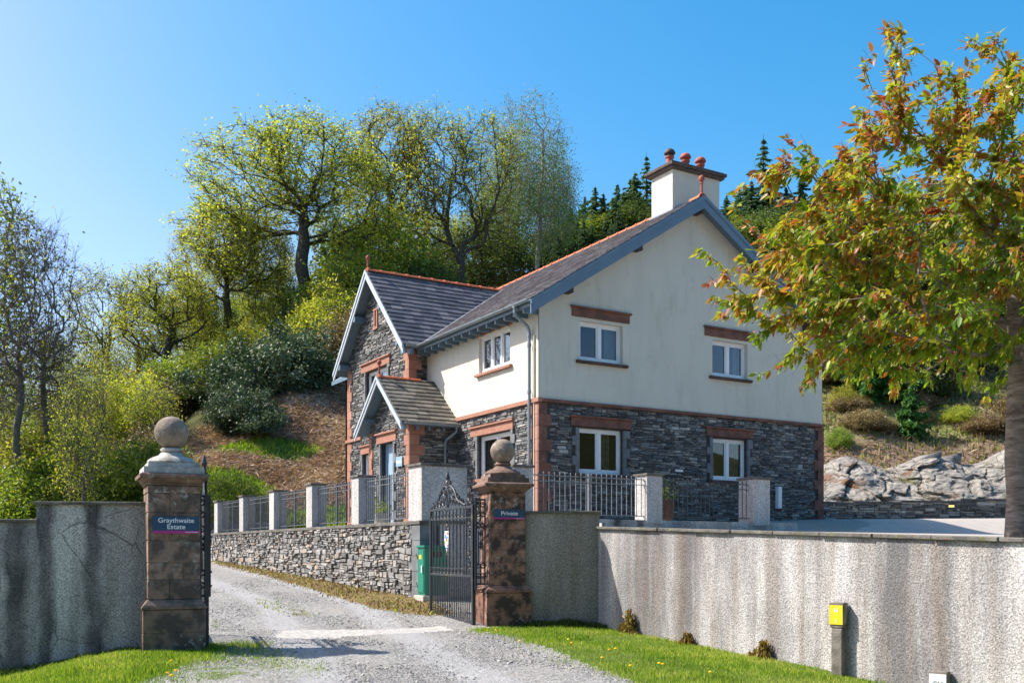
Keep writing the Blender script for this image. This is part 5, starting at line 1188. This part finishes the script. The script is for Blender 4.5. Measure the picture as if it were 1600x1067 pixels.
def branch_mesh(A, par, R, extra=None):
    ch = np.arange(1, len(A)); P0, P1 = A[par[ch]], A[ch]; R0, R1 = np.minimum(R[par[ch]], R[ch]*1.35), R[ch]
    big = R1 > R.max()*.12; Vs, Fs, off = [], [], 0
    for msk, n in ((big, 8), (~big, 4)):
        if msk.any(): V, Fq = seg_mesh(P0[msk], P1[msk], R0[msk], R1[msk], n); Vs.append(V); Fs.append(Fq+off); off += len(V)
    if extra is not None: V, Fq = seg_mesh(*extra, 3); Vs.append(V); Fs.append(Fq+off)
    return np.concatenate(Vs), np.concatenate(Fs)
def twigs(A, D, tips, rs_, per, L, r, spread=.9, down=0.):
    i = np.repeat(tips, per); d = D[i]+rs_.normal(size=(len(i), 3))*spread; d[:, 2] += .15-down; d /= np.linalg.norm(d, axis=1)[:, None]
    P0 = A[i]; P1 = P0+d*(L*(.5+rs_.random(len(i))))[:, None]; return P0, P1, np.full(len(i), r), np.full(len(i), r*.5)
def crown_pts(rs_, n, blobs, shell=.55):
    w = np.array([b[3]*b[4]*b[5] for b in blobs]); c = rs_.choice(len(blobs), n, p=w/w.sum()); B = np.array(blobs)[c]
    v = rs_.normal(size=(n, 3)); v /= np.linalg.norm(v, axis=1)[:, None]; r = (shell**3+(1-shell**3)*rs_.random(n))**(1/3)
    return B[:, :3]+v*r[:, None]*B[:, 3:6]
def tree_meshes(seed, trunk, blobs, natt, tr, leafn, lsize, bark_, leafm, tw=(4, .5, .012), seg=.55, wig=.14, sig=.28, shell=.55, align=.7, hang=0., low=.5, droop=0.):
    rs_ = np.random.default_rng(seed); att = crown_pts(rs_, natt, blobs, shell); A, D, par, tips = skeleton(trunk, att, rs_, seg, wig, align, droop, low)
    R = radii(len(A), par, tips, .01, 2.05, tr); R = np.maximum(R, .010)
    ex = twigs(A, D, tips, rs_, tw[0], tw[1], tw[2], down=hang); V, Fq = branch_mesh(A, par, R, ex)
    ends = np.concatenate([ex[1], A[tips]]); out = [(V, Fq)]
    if leafn:
        i = rs_.integers(0, len(ends), leafn); c = ends[i]+rs_.normal(size=(leafn, 3))*sig; 
        if hang: c[:, 2] -= hang*rs_.random(leafn)**.7*1.3
        tone = rs_.normal(.5, .16, len(ends))[i]+rs_.normal(0, .16, leafn)
        LV, LF = leaf_quads(c, lsize, 1.5, None, None if not hang else np.tile([0, 0, -1.], (leafn, 1)))
        out.append((LV, LF, np.clip(tone, 0, 1)))
    return out, bark_, leafm
PROTO = {}
def proto(key, *a, **k):
    ms, b, l = tree_meshes(*a, **k)
    t = mesh_np('trunk', ms[0][0], [ms[0][1]], b, smooth=True); me1 = t.data; bpy.data.objects.remove(t); me2 = None
    if len(ms) > 1: c = mesh_np('crown', ms[1][0], [ms[1][1]], l, rnd=ms[1][2]); me2 = c.data; bpy.data.objects.remove(c)
    PROTO[key] = (me1, me2)
def plant(key, name, x, y, s, rz, label, cat='tree', group=None, z=None, sz=None, parts=('trunk', 'crown')):
    zz = float(G(x, y)) if z is None else z
    o = empty(name, (x, y, zz-.1), rz, label, cat, group); o.scale = (s, s, sz or s)
    for me, nm in zip(PROTO[key], parts):
        if me is not None: link(nm, me, o)
    return o
def wob(h, lean, n, seed, amp=.25):
    r = np.random.default_rng(seed); return [(lean[0]*(i/n)+amp*math.sin(i*1.1+seed)*(i > 0)*.4, lean[1]*(i/n)+amp*math.cos(i*.9+seed)*(i > 0)*.3, h*i/n) for i in range(n+1)]
# --- oak prototypes, 16 m high, base at origin
proto('oak_a', 1, wob(9, (-.2, 0), 14, 1, .2), [(-2.6, 0, 11.4, 2.9, 3.2, 3.8), (0, 0, 12.8, 2.8, 3.0, 3.0), (2.0, .3, 10.6, 2.4, 2.8, 3.6), (-3.9, -.4, 7.8, 1.9, 2.2, 2.6), (2.9, 0, 7.0, 1.9, 2.2, 2.4)], 700, .31, 24000, .125, 'oak_bark', 'oak_leaf', wig=.16, sig=.22, seg=.5, align=1.7, low=.52, tw=(7, .6, .012))
proto('oak_b', 2, wob(6.5, (-.2, 0), 10, 2, .2), [(0, 0, 12.4, 2.8, 2.8, 3.2), (-1.7, .4, 9.2, 2.0, 2.2, 2.6), (1.8, -.4, 9.8, 1.9, 2.2, 2.8)], 480, .29, 11500, .12, 'oak_bark', 'oak_leaf', wig=.24, sig=.20, seg=.45, align=1.4, low=.72, tw=(7, .55, .012))
proto('oak_c', 3, wob(6, (.3, 0), 9, 3, .15), [(-1.5, 0, 11.6, 2.6, 2.6, 3.8), (1.8, 0, 11.0, 2.4, 2.6, 4.0), (-2.6, .3, 7.5, 2.2, 2.2, 1.8), (2.8, .3, 6.5, 1.8, 2.2, 1.6)], 500, .28, 12000, .12, 'oak_bark', 'oak_leaf', wig=.18, sig=.20, align=1.7, low=.7, tw=(7, .6, .012))
proto('wood_a', 4, wob(5, (.2, 0), 8, 4), [(0, 0, 10, 3.6, 3.4, 4.4), (0, 0, 5, 2.8, 2.8, 3)], 420, .30, 9000, .13, 'oak_bark', 'oak_leaf', wig=.2, sig=.25, align=1.3, low=.3)
proto('wood_b', 5, wob(5, (-.2, 0), 8, 5), [(0, 0, 9, 3.0, 3.0, 5.5), (.5, 0, 3.8, 2.6, 2.6, 2.6)], 420, .28, 11000, .135, 'oak_bark', 'fresh_leaf', wig=.2, sig=.28, align=1.3, low=.3)
proto('wood_c', 6, wob(8, (.2, 0), 9, 6), [(0, 0, 9, 2.8, 2.8, 5.5)], 460, .22, 5000, .13, 'ash_bark', 'oak_leaf', wig=.2, sig=.35, tw=(5, .6, .014))
proto('birch', 7, wob(13.5, (.6, 0), 16, 7, .15), [(0, 0, 12, 2.3, 2.2, 5.0), (.8, 0, 8, 2.4, 2.2, 4)], 420, .17, 15000, .10, 'birch_bark', 'birch_leaf', wig=.15, sig=.16, shell=.3, hang=1.1, tw=(4, .9, .010), align=.35)
proto('bare_ash', 8, wob(10, (.4, 0), 14, 8, .2), [(0, 0, 13.5, 2.6, 2.6, 5.2), (1.4, 0, 9.5, 2.2, 2.2, 3.2), (-1.4, 0, 9.0, 2.0, 2.0, 3.2)], 620, .22, 900, .16, 'ash_bark', 'oak_leaf', wig=.16, sig=.3, tw=(6, .7, .011), align=.35, shell=.3)
proto('ivy_ash', 9, wob(12, (-.2, 0), 14, 9, .2), [(0, 0, 13.5, 1.9, 1.9, 5.0), (0, 0, 8, 1.6, 1.6, 3)], 360, .20, 3200, .19, 'ash_bark', 'fresh_leaf', wig=.16, sig=.3, tw=(5, .6, .011), align=.35, shell=.3)
proto('dark_tree', 10, wob(5, (.3, 0), 8, 10), [(0, 0, 6, 3.4, 3.2, 3.8), (0, 0, 2.6, 2.8, 2.8, 2)], 320, .2, 16000, .15, 'oak_bark', 'dark_leaf', wig=.25, sig=.4)
# shrubs
def shrub_proto(key, seed, n, size, mat, blobs, stems='oak_bark'):
    rs_ = np.random.default_rng(seed); cl = crown_pts(rs_, 260, blobs, .7); cl[:, :2] *= (.7+.6*rs_.random((260, 1))); cl[:, 2] *= .75+.55*rs_.random(260)**2; i = rs_.integers(0, 260, n)
    c = cl[i]+rs_.normal(size=(n, 3))*.22; c[:, 2] = np.abs(c[:, 2]); V, f = leaf_quads(c, size, 1.9); tone = rs_.normal(.5, .2, 260)[i]+rs_.normal(0, .18, n)
    o = mesh_np('crown', V, [f], mat, rnd=np.clip(tone, 0, 1)); me2 = o.data; bpy.data.objects.remove(o)
    A = np.zeros((60, 3)); B = cl[:60]; V, f = seg_mesh(A+rs_.normal(size=(60, 3))*[.3, .3, 0], B, np.full(60, .03), np.full(60, .012), 4)
    o = mesh_np('stems', V, [f], stems); me1 = o.data; bpy.data.objects.remove(o); PROTO[key] = (me1, me2)
shrub_proto('rhodo', 21, 26000, .125, 'rhodo_leaf', [(0, 0, 1.4, 2.6, 2.0, 1.7), (1.4, .3, 2.0, 1.8, 1.6, 1.5), (-1.8, -.2, .8, 1.6, 1.4, 1.1)])
shrub_proto('green_bush', 22, 15000, .10, 'fresh_leaf', [(0, 0, 1.3, 1.7, 1.6, 1.5), (.9, 0, .8, 1.2, 1.2, 1)])
shrub_proto('olive_bush', 23, 15000, .10, 'oak_leaf', [(0, 0, 1.5, 1.8, 1.7, 1.7), (-.9, 0, .9, 1.2, 1.2, 1)])
shrub_proto('dark_bush', 24, 14000, .11, 'dark_leaf', [(0, 0, 1.3, 1.8, 1.6, 1.6)])
shrub_proto('dry_bush', 25, 12000, .10, 'dry_leaf', [(0, 0, 1.2, 1.6, 1.5, 1.5)])
SP = dict(parts=('stems', 'crown'))
# spruce
def spruce_proto(key, seed, h, rb, mat, levels=34, dens=1.):
    rs_ = np.random.default_rng(seed); C, Dv = [], []; br = []
    for L in range(levels):
        f = L/levels; z = h*(.06+.92*f); r = rb*(1-f)**.72*(.5+.75*rs_.random())*min(1, (1-f)*5+.1)+.10; m = int(4+4*(1-f))
        for k in range(m):
            th = rs_.random()*2*PI; rr = r*(.45+.8*rs_.random()); n = max(4, int(rr*13*dens)); t = np.linspace(.12, 1, n); dr = -.32*rr*t**1.2+.16*rr*t**3+.0
            x, y, zz = rr*t*math.cos(th), rr*t*math.sin(th), z+dr; br.append(((0, 0, z), (rr*math.cos(th), rr*math.sin(th), z+dr[-1])))
            for s in (-1, 0, 1):
                q = np.stack([x, y, zz-.06*abs(s)], 1)+rs_.normal(size=(n, 3))*.03; o = s*.2*np.minimum(rr, 1.4)*(1-t*.75); q[:, 0] += -math.sin(th)*o; q[:, 1] += math.cos(th)*o
                C.append(q); dv = np.array([math.cos(th)*.7-math.sin(th)*s*.8, math.sin(th)*.7+math.cos(th)*s*.8, -.45]); Dv.append(np.tile(dv, (n, 1)))
    C = np.concatenate(C); Dv = np.concatenate(Dv); V, f = leaf_quads(C, np.full(len(C), .25), 2.8, None, Dv)
    o = mesh_np('crown', V, [f], mat, rnd=np.clip(rs_.normal(.45, .25, len(C)), 0, 1)); me2 = o.data; bpy.data.objects.remove(o)
    B0 = np.array([b[0] for b in br]+[(0, 0, 0), (0, 0, h*.5)], float); B1 = np.array([b[1] for b in br]+[(0, 0, h*.5), (0, 0, h)], float)
    V, f = seg_mesh(B0, B1, np.array([.025]*len(br)+[.16, .09]), np.array([.008]*len(br)+[.09, .01]), 5); o = mesh_np('trunk', V, [f], 'oak_bark'); me1 = o.data; bpy.data.objects.remove(o); PROTO[key] = (me1, me2)
spruce_proto('spruce_a', 31, 10, 4.0, 'spruce_needle', 34, .95); spruce_proto('spruce_b', 32, 10, 3.3, 'spruce_needle', 30, .9); spruce_proto('larch', 33, 10, 1.9, 'spruce_needle', 20, .35); spruce_proto('young_fir', 34, 3.2, 1.25, 'fir_needle', 20, 1.5)
ORD = 'first second third fourth fifth sixth seventh eighth ninth tenth eleventh twelfth thirteenth fourteenth fifteenth sixteenth seventeenth eighteenth nineteenth twentieth'.split()
for a_ in ('twenty', 'thirty', 'forty', 'fifty', 'sixty', 'seventy'): ORD += [a_+'-'+w for w in ORD[:9]]+[{'twenty': 'thirtieth', 'thirty': 'fortieth', 'forty': 'fiftieth', 'fifty': 'sixtieth', 'sixty': 'seventieth', 'seventy': 'eightieth'}[a_]]
def number(group, fmt):      # label the members of a group by their order from the left as the photo shows them
    L = sorted([o for o in COL.objects if o.get('group') == group and o.parent is None], key=lambda o: o.location.x/o.location.y)
    for i, o in enumerate(L): o['label'] = fmt % ORD[i]
def at(key, name, u, vtop, Y, hp, label, rz=0, cat='tree', group=None, sx=None, **k):      # plant at picture column u, distance Y, so that its top reaches vtop
    x = LX(u, Y); z = float(G(x, Y)); s = ((860-vtop)/F*Y-z)/hp; return plant(key, name, x, Y, sx or s, rz, label, cat, group, sz=s, **k)
at('oak_a', 'oak_tree', 478, 190, 60, 15.6, 'broad oak with yellow green spring leaves left of the house gable', sx=1.25)
at('oak_b', 'oak_tree', 612, 168, 66, 15.3, 'gnarled oak with thin leaves rising behind the wing roof')
at('oak_c', 'oak_tree', 716, 178, 64, 15.0, 'upright oak with bare upper twigs between gnarled oak and birches')
at('oak_a', 'oak_tree', 352, 330, 62, 15.6, 'leaning oak with dark trunk above the grey green rhododendron', rz=2.9, sx=.78)
at('oak_b', 'oak_tree', 262, 415, 58, 15.3, 'spreading oak with low dark limbs left of the hillside', rz=1.2, sx=.92)
at('oak_c', 'oak_tree', 190, 430, 62, 15.0, 'thin leafed oak at the left end of the hillside trees', rz=.6, sx=.8)
at('birch', 'birch_tree', 838, 130, 66, 17.2, 'tallest weeping birch with pale trunk behind the main roof'); at('birch', 'birch_tree', 795, 150, 70, 17.2, 'second weeping birch just left of the tallest one', rz=2.2, sx=.85)
at('birch', 'birch_tree', 868, 215, 72, 17.2, 'shorter birch at the right of the birch clump', rz=4.2, sx=.7)
at('bare_ash', 'ash_tree', 22, 325, 38, 18.3, 'tall nearly bare ash at the far left with dark trunk', sx=.62); at('bare_ash', 'ash_tree', 72, 345, 40, 18.3, 'slender bare ash right of the far left tree', rz=2.4, sx=.55)
at('ivy_ash', 'ash_tree', -8, 290, 40, 17.8, 'ash with fresh green leaves cut by the left picture edge', rz=1, sx=.75); at('wood_c', 'young_tree', 130, 560, 36, 14.2, 'thin dark young tree behind the left roughcast wall', rz=1, sx=.35)
at('wood_b', 'woodland_tree', 560, 400, 58, 13.8, 'fresh green tree hiding behind the wing roof ridge', sx=.7); at('wood_a', 'woodland_tree', 660, 335, 72, 14, 'leafy tree between the gnarled and upright oaks', sx=.8)
at('wood_b', 'woodland_tree', 405, 470, 68, 13.8, 'green tree filling the gap left of the broad oak', rz=1.4, sx=.85)
at('wood_b', 'woodland_tree', 770, 290, 76, 13.8, 'light green tree in front of the birches', rz=3.4, sx=.7); at('dark_tree', 'evergreen_tree', 750, 360, 70, 9.6, 'dark bushy evergreen behind the valley of the roofs', sx=1.); at('dark_tree', 'evergreen_tree', 845, 370, 74, 9.6, 'dark evergreen below the birches behind the ridge', rz=2, sx=1.); at('dark_tree', 'evergreen_tree', 668, 405, 62, 9.6, 'dark evergreen showing over the red wing ridge', rz=4, sx=.6)
r2 = random.Random(8)
# woodland at the left and behind
wg = 'woodland trees at the back'; lab = 'background woodland tree in light spring leaf behind the others'
k = 0
for Y in (52, 62, 72, 84):
    x = -.62*Y-2
    while x < -.185*Y-1:
        u = 800+x/Y*F
        if not (Y < 56 and u > 130):
            key = r2.choice(['wood_a', 'wood_b', 'wood_c', 'wood_a', 'wood_b']); hz = {'wood_a': 14.4, 'wood_b': 14.5, 'wood_c': 14.5}[key]
            vt = np.interp(u, [-100, 0, 120, 200, 300, 420, 520], [600, 590, 555, 505, 470, 450, 430])+r2.uniform(-10, 70)+(10 if Y < 60 else 0)
            xx = x+r2.uniform(-1, 1); yy = Y+r2.uniform(-2, 2); z = float(G(xx, yy)); s = max(.3, ((860-vt)/F*yy-z)/hz); plant(key, 'woodland_tree', xx, yy, max(s*.66, .4), r2.uniform(0, 6.2), lab, group=wg, sz=s); k += 1
        x += r2.uniform(3.3, 4.8)*(Y/60)
for u, vt, Y in ((-5, 540, 42), (40, 600, 46), (100, 560, 44), (158, 590, 47), (205, 580, 50), (238, 600, 46), (292, 560, 54), (320, 590, 52), (180, 540, 54), (75, 520, 50)):
    at('wood_c', 'woodland_tree', u, vt, Y, 14.2, lab, rz=u, group=wg, sx=.42)
for u, vt, Y in ((330, 400, 72), (385, 380, 76), (425, 350, 74), (455, 400, 70), (520, 330, 74), (545, 370, 70), (590, 350, 78), (640, 330, 78), (690, 340, 76), (740, 330, 78), (300, 440, 70), (410, 440, 66)):
    at('wood_c' if int(u) % 2 else 'wood_a', 'woodland_tree', u, vt, Y, 14.2, lab, rz=u, group=wg, sx=.6)
# under-storey
ug = 'undergrowth bushes along the wood edge'; ulab = 'leafy undergrowth bush at the edge of the wood'
for i in range(54):
    u = r2.uniform(-20, 265); Y = r2.uniform(38, 60); x = LX(u, Y)
    plant(r2.choice(['green_bush', 'olive_bush', 'green_bush', 'dry_bush']), 'undergrowth_bush', x, Y, r2.uniform(.55, 1.1), r2.uniform(0, 6), ulab, 'bush', ug, **SP)
for u, Y, s, key in ((510, 57, 1.1, 'olive_bush'), (535, 56, 1.2, 'olive_bush'), (520, 60, 1.3, 'green_bush'), (470, 60, .8, 'dark_bush'), (560, 60, 1.6, 'olive_bush'), (430, 60, .8, 'olive_bush'), (390, 58, .8, 'olive_bush'), (545, 54, 1.0, 'dry_bush'), (600, 64, 2.4, 'green_bush'), (360, 57, .9, 'olive_bush'), (330, 53, 1.0, 'green_bush')):
    plant(key, 'undergrowth_bush', LX(u, Y), Y, s, u, ulab, 'bush', ug, **SP)
plant('rhodo', 'rhododendron', LX(425, 51), 51, 1.15, .2, 'large rhododendron with glossy grey green leaves above the bracken', 'shrub', sz=1.0, **SP)
plant('rhodo', 'rhododendron', LX(385, 47), 47, .72, 2.2, 'lower rhododendron spilling down toward the grass', 'shrub', **SP); plant('rhodo', 'rhododendron', LX(478, 53.5), 54.5, .6, 4.2, 'dark rhododendron nearest to the oak trunk', 'shrub', **SP)
plant('green_bush', 'hedge_bush', LX(352, 37.5), 37.5, .62, 1, 'bright green bush behind the end pillar of the railings', 'bush', z=1.0, **SP)
plant('green_bush', 'hedge_bush', LX(385, 38.5), 38.5, .5, 2, 'small green bush behind the second last pillar', 'bush', z=1.2, **SP)
# conifers behind the house
cg = 'spruces on the hill behind the house'; clab = 'dark spruce on the hill behind the main roof'
for u, vt, Y, key in [(885, 335, 84, 'spruce_b'), (905, 320, 88, 'spruce_a'), (930, 285, 80, 'spruce_b'), (892, 318, 80, 'spruce_a'), (914, 300, 82, 'spruce_b'), (943, 296, 80, 'spruce_a'), (957, 302, 78, 'spruce_a'), (975, 292, 80, 'spruce_b'), (992, 262, 80, 'spruce_a'), (1135, 300, 80, 'spruce_a'), (1156, 285, 82, 'spruce_b'), (1174, 275, 80, 'spruce_a'), (1206, 268, 80, 'spruce_b'), (1228, 285, 80, 'spruce_a'), (1252, 268, 80, 'spruce_a'), (950, 318, 84, 'spruce_a'), (965, 280, 82, 'spruce_b'), (985, 272, 84, 'spruce_a'), (1000, 300, 80, 'spruce_a'), (1150, 330, 86, 'spruce_a'), (1165, 280, 86, 'spruce_a'), (1180, 330, 80, 'spruce_b'), (1215, 320, 78, 'spruce_a'), (1240, 330, 84, 'spruce_b'), (1275, 300, 80, 'spruce_a'), (1345, 300, 84, 'spruce_a'), (1380, 280, 82, 'spruce_b'), (1420, 330, 80, 'spruce_a'), (1470, 320, 78, 'spruce_a'), (1530, 300, 80, 'spruce_b'), (1590, 310, 78, 'spruce_a'), (1640, 300, 80, 'spruce_a'), (1130, 345, 76, 'spruce_a'), (1310, 350, 74, 'spruce_b'), (1700, 310, 80, 'spruce_a'), (1760, 300, 80, 'spruce_b'), (875, 385, 74, 'spruce_a'), (898, 372, 72, 'spruce_a'), (918, 380, 70, 'spruce_a'), (940, 362, 72, 'spruce_a'), (962, 350, 70, 'spruce_a'), (980, 345, 72, 'spruce_a'), (1004, 338, 70, 'spruce_a'), (925, 345, 76, 'spruce_a'), (948, 340, 78, 'spruce_a'), (1190, 345, 70, 'spruce_a'), (1222, 340, 72, 'spruce_a')]+[(868+i*11, 352-(i*5) % 23-i*.8+8*(i % 3), 73+(i*7) % 9, 'spruce_a' if i % 2 else 'spruce_b') for i in range(14)]+[(1120+i*14, 318+(i*13) % 30-i*1.5, 74+(i*5) % 9, 'spruce_a' if i % 3 else 'spruce_b') for i in range(14)]:
    at(key, 'spruce_tree', u, vt, Y, 10.2, clab, rz=u*.7, group=cg)
at('larch', 'larch_tree', 1010, 232, 82, 10.2, 'thin spire like conifer just left of the chimney', sx=.9); at('larch', 'larch_tree', 1193, 203, 80, 10.2, 'tall thin conifer rising right of the gable', sx=1.1); at('spruce_a', 'spruce_tree', 1308, 238, 78, 10.2, 'tallest dark spruce behind the cherry tree', sx=1.2)
for u, vt, Y, s, key, lb in ((1160, 400, 60, 1.8, 'dry_bush', 'pale brown bush behind the gable slope'), (1190, 430, 56, 2.0, 'dark_bush', 'dark shaded bush behind the right gable slope')): at(key, 'hill_bush', u, vt, Y, 3.0, lb, cat='bush', **SP)
for i_, (u, vt, Y, key) in enumerate(((880, 362, 78, 'dark_tree'), (903, 352, 80, 'wood_b'), (932, 345, 82, 'dark_tree'), (958, 338, 80, 'wood_b'), (985, 330, 82, 'dark_tree'), (1008, 322, 80, 'dark_tree'))): at(key, 'ridge_tree', u, vt, Y, {'dark_tree': 9.6}.get(key, 14.2), '%s from the left of the leafy trees filling the gaps between the spruces' % ORD[i_], rz=u, group='leafy trees among the spruces', sx=.9)
tg = 'trees on the slope behind the cherry'; tl = 'green hillside tree seen through the cherry leaves'
for u, vt, Y, key in ((1240, 440, 58, 'dark_tree'), (1330, 430, 60, 'dark_tree'), (1410, 430, 62, 'dark_tree'), (1480, 400, 60, 'dark_tree'), (1560, 420, 60, 'dark_tree'), (1640, 420, 60, 'dark_tree'), (1270, 400, 66, 'dark_tree'), (1480, 300, 72, 'wood_a'), (1400, 290, 74, 'wood_b'), (1560, 280, 72, 'wood_b'), (1128, 372, 68, 'dark_tree'), (1148, 350, 72, 'dark_tree'), (1175, 345, 70, 'wood_b'), (1205, 335, 72, 'dark_tree'), (1245, 345, 70, 'wood_b'), (1290, 330, 74, 'dark_tree'), (1330, 320, 76, 'wood_a')): at(key, 'hillside_tree', u, vt, Y, {'dark_tree': 9.6}.get(key, 14.2), tl, rz=u, group=tg, sx=1.)
plant('young_fir', 'young_fir', LX(1375, 46), 46, 1.15, 1, 'bright green bushy young fir on the slope right of house', cat='fir'); plant('young_fir', 'young_fir', LX(1345, 47), 47, 1.0, 3, 'second young fir standing left of the bright one', cat='fir'); plant('young_fir', 'young_fir', LX(1425, 43), 43, .62, 3, 'smallest fir sapling above the rock face', cat='fir', sz=.8)
plant('dark_bush', 'hill_bush', LX(1440, 47), 47, 1.0, 1, 'dark bramble bush right of the young firs', 'bush', **SP); plant('dark_bush', 'hill_bush', LX(1500, 50), 50, 1.1, 2, 'second dark bramble bush farther right', 'bush', **SP); plant('green_bush', 'hill_bush', LX(1312, 42), 42, .3, 2, 'small bright yellow green bush right of the house corner', 'bush', **SP); plant('dry_bush', 'hill_bush', LX(1300, 48), 48, 1.0, 2, 'brown bush directly behind the house corner', 'bush', **SP)
r3 = random.Random(14)
for i in range(44):
    u = r3.uniform(1290, 1640); Y = r3.uniform(43, 56); plant(r3.choice(['dry_bush', 'dry_bush', 'dry_bush', 'olive_bush']), 'hillside_scrub', LX(u, Y), Y, r3.uniform(.25, .6), i, 'low scrub bush among dry grass on the right hillside', 'bush', 'scrub bushes on the right hillside', sz=r3.uniform(.14, .32), **SP)
# ------------------------------------------------------------------ the cherry in front
def cherry():
    rs_ = np.random.default_rng(77); Y0 = 12.3; tx = LX(1592, Y0); zb = float(TZ(tx, Y0))
    o = empty('cherry_tree', (tx, Y0, zb), 0, 'ornamental cherry with bronze and yellow green leaves behind the pale wall', 'tree')
    poly = [(1085, 400), (1115, 395), (1150, 420), (1185, 455), (1196, 440), (1190, 405), (1180, 385), (1200, 360), (1213, 335), (1195, 305), (1152, 285), (1150, 268), (1200, 278), (1215, 248), (1260, 245), (1290, 275), (1308, 245), (1300, 215), (1335, 195), (1365, 200), (1368, 150), (1352, 150), (1368, 120), (1368, 62), (1400, 62), (1418, 120), (1440, 195), (1462, 150), (1455, 110), (1480, 80), (1530, 90), (1560, 120), (1590, 72), (1650, 30), (1760, 20), (1920, 120), (2080, 300), (2090, 480), (1950, 620), (1750, 640), (1640, 600), (1600, 570), (1570, 575), (1500, 565), (1445, 578), (1380, 562), (1320, 568), (1270, 603), (1258, 592), (1290, 565), (1262, 552), (1212, 580), (1206, 572), (1245, 548), (1225, 530), (1170, 490), (1112, 478), (1115, 468), (1160, 470), (1172, 450), (1130, 425)]
    pu = np.array([p[0] for p in poly]); pv = np.array([p[1] for p in poly]); att = []
    n = 0; keep = []
    while len(keep) < 2000:
        u, v = rs_.uniform(1080, 2090), rs_.uniform(20, 640)
        if not inpoly(np.array(u), np.array(v), poly): continue
        # gaps: thinner towards the top
        d = .48+.52*min(1, max(0, (v-60)/260)); hole = math.sin(u*.021+v*.013)*math.sin(v*.027-u*.009+1.)
        if rs_.random() > d or (hole > .55 and v < 460): continue
        rim = 1-abs(u-1590)/520; depth = 1.9*math.sqrt(max(.03, rim))*min(1, .35+v/500.); Yd = Y0+max(-1, min(1, rs_.normal()*.5))*depth
        keep.append(P3(u, v, Y0)-Vector((0, 0, 0))+Vector((0, Yd-Y0, 0)) - Vector((tx, Y0, zb)))
    att = np.array([tuple(p) for p in keep])
    ttop = P3(1592, 590, Y0)-Vector((tx, Y0, zb)); h = ttop.z
    trunk = [(0, 0, -.1), (.0, 0, h*.25), (-.03, .02, h*.5), (-.02, .0, h*.75), (0, 0, h), (.02, .05, h+.25), (.0, .05, h+.6), (-.03, .05, h+1.0), (.0, .05, h+1.5)]
    A, D, par, tips = skeleton(trunk, att, rs_, .22, .16, .9); R = np.maximum(radii(len(A), par, tips, .01, 2.2, .155), .0042)
    R = R*.87; R[:5] = [.185, .148, .136, .134, .133]
    ex = twigs(A, D, tips, rs_, 1, .16, .0035, .5); V, Fq = branch_mesh(A, par, R, ex); mesh_np('trunk', V, [Fq], 'cherry_bark', o, smooth=True)
    # leafy shoots: leaves hang in rows from each tip
    T = np.array([(0, 0, 0), (.3, .19, -.02), (.33, 0, -.06), (.3, -.19, -.02), (.68, .15, -.06), (.70, 0, -.09), (.68, -.15, -.06), (1.06, 0, -.16)])
    C, Dr, tone = [], [], []
    ctr = np.array([0, 0, h+1.4])
    nodes = np.concatenate([np.repeat(tips, 17), np.repeat(par[tips], 8), np.repeat(par[par[tips]], 3)]); m = len(nodes)
    base = A[nodes]+D[nodes]*(rs_.uniform(-.13, .10, m))[:, None]+rs_.normal(size=(m, 3))*.025
    out = A[nodes]-ctr; out /= np.linalg.norm(out, axis=1)[:, None]+1e-6
    d = D[nodes]*.45+out*.3+rs_.normal(size=(m, 3))*.42; d[:, 2] -= .62; d /= np.linalg.norm(d, axis=1)[:, None]
    upv = np.cross(d, rs_.normal(size=(m, 3))*.6+[0, -.2, 1.]); upv /= np.linalg.norm(upv, axis=1)[:, None]+1e-9; nn = np.cross(upv, d)
    Ls = .116*(.5+.75*rs_.random(m))
    V = base[:, None]+(d[:, None]*T[None, :, 0:1]+upv[:, None]*T[None, :, 1:2]*1.08+nn[:, None]*T[None, :, 2:3])*Ls[:, None, None]
    i = (np.arange(m)*8)[:, None]
    tr = np.array([(0, 2, 1), (0, 3, 2), (4, 5, 7), (5, 6, 7)]); qd = np.array([(1, 2, 5, 4), (2, 3, 6, 5)])
    ft = (i[:, :, None]+tr[None]).reshape(-1, 3); fq = (i[:, :, None]+qd[None]).reshape(-1, 4)
    rel = (A[nodes][:, 2]-h)/3.6; lf = np.clip((-A[nodes][:, 0])/3.9, 0, 1); tn = rs_.normal(.33, .16, len(A))[nodes]+.24*np.clip(rel, 0, 1)+.16*lf+rs_.normal(0, .12, m)
    tn = np.where(rs_.random(m) < .05+.08*lf, .85+.1*rs_.random(m), tn); tn = np.clip(tn, 0, 1)
    mesh_np('crown', V.reshape(-1, 3), [ft, fq], 'cherry_leaf', o, rnd=np.concatenate([np.repeat(tn, 4), np.repeat(tn, 2)]))
    # spent blossom stalks
    b = rs_.choice(len(A)-10, 900)+9; q = np.repeat(b, 7); c = A[q]+rs_.normal(size=(len(q), 3))*.022; c[:, 2] -= .02
    leaves_obj('spent_blossom', c, .03, 'blossom', o, 2.)
cherry()

number('woodland trees at the back', '%s from the left of the pale spring trees at the back of the wood')
number('undergrowth bushes along the wood edge', '%s from the left of the undergrowth bushes along the wood edge')
number('spruces on the hill behind the house', '%s from the left of the dark spruces on the hill behind the house')
number('trees on the slope behind the cherry', '%s from the left of the trees standing behind the cherry')
number('scrub bushes on the right hillside', '%s from the left of the low scrub bushes above the rock face')
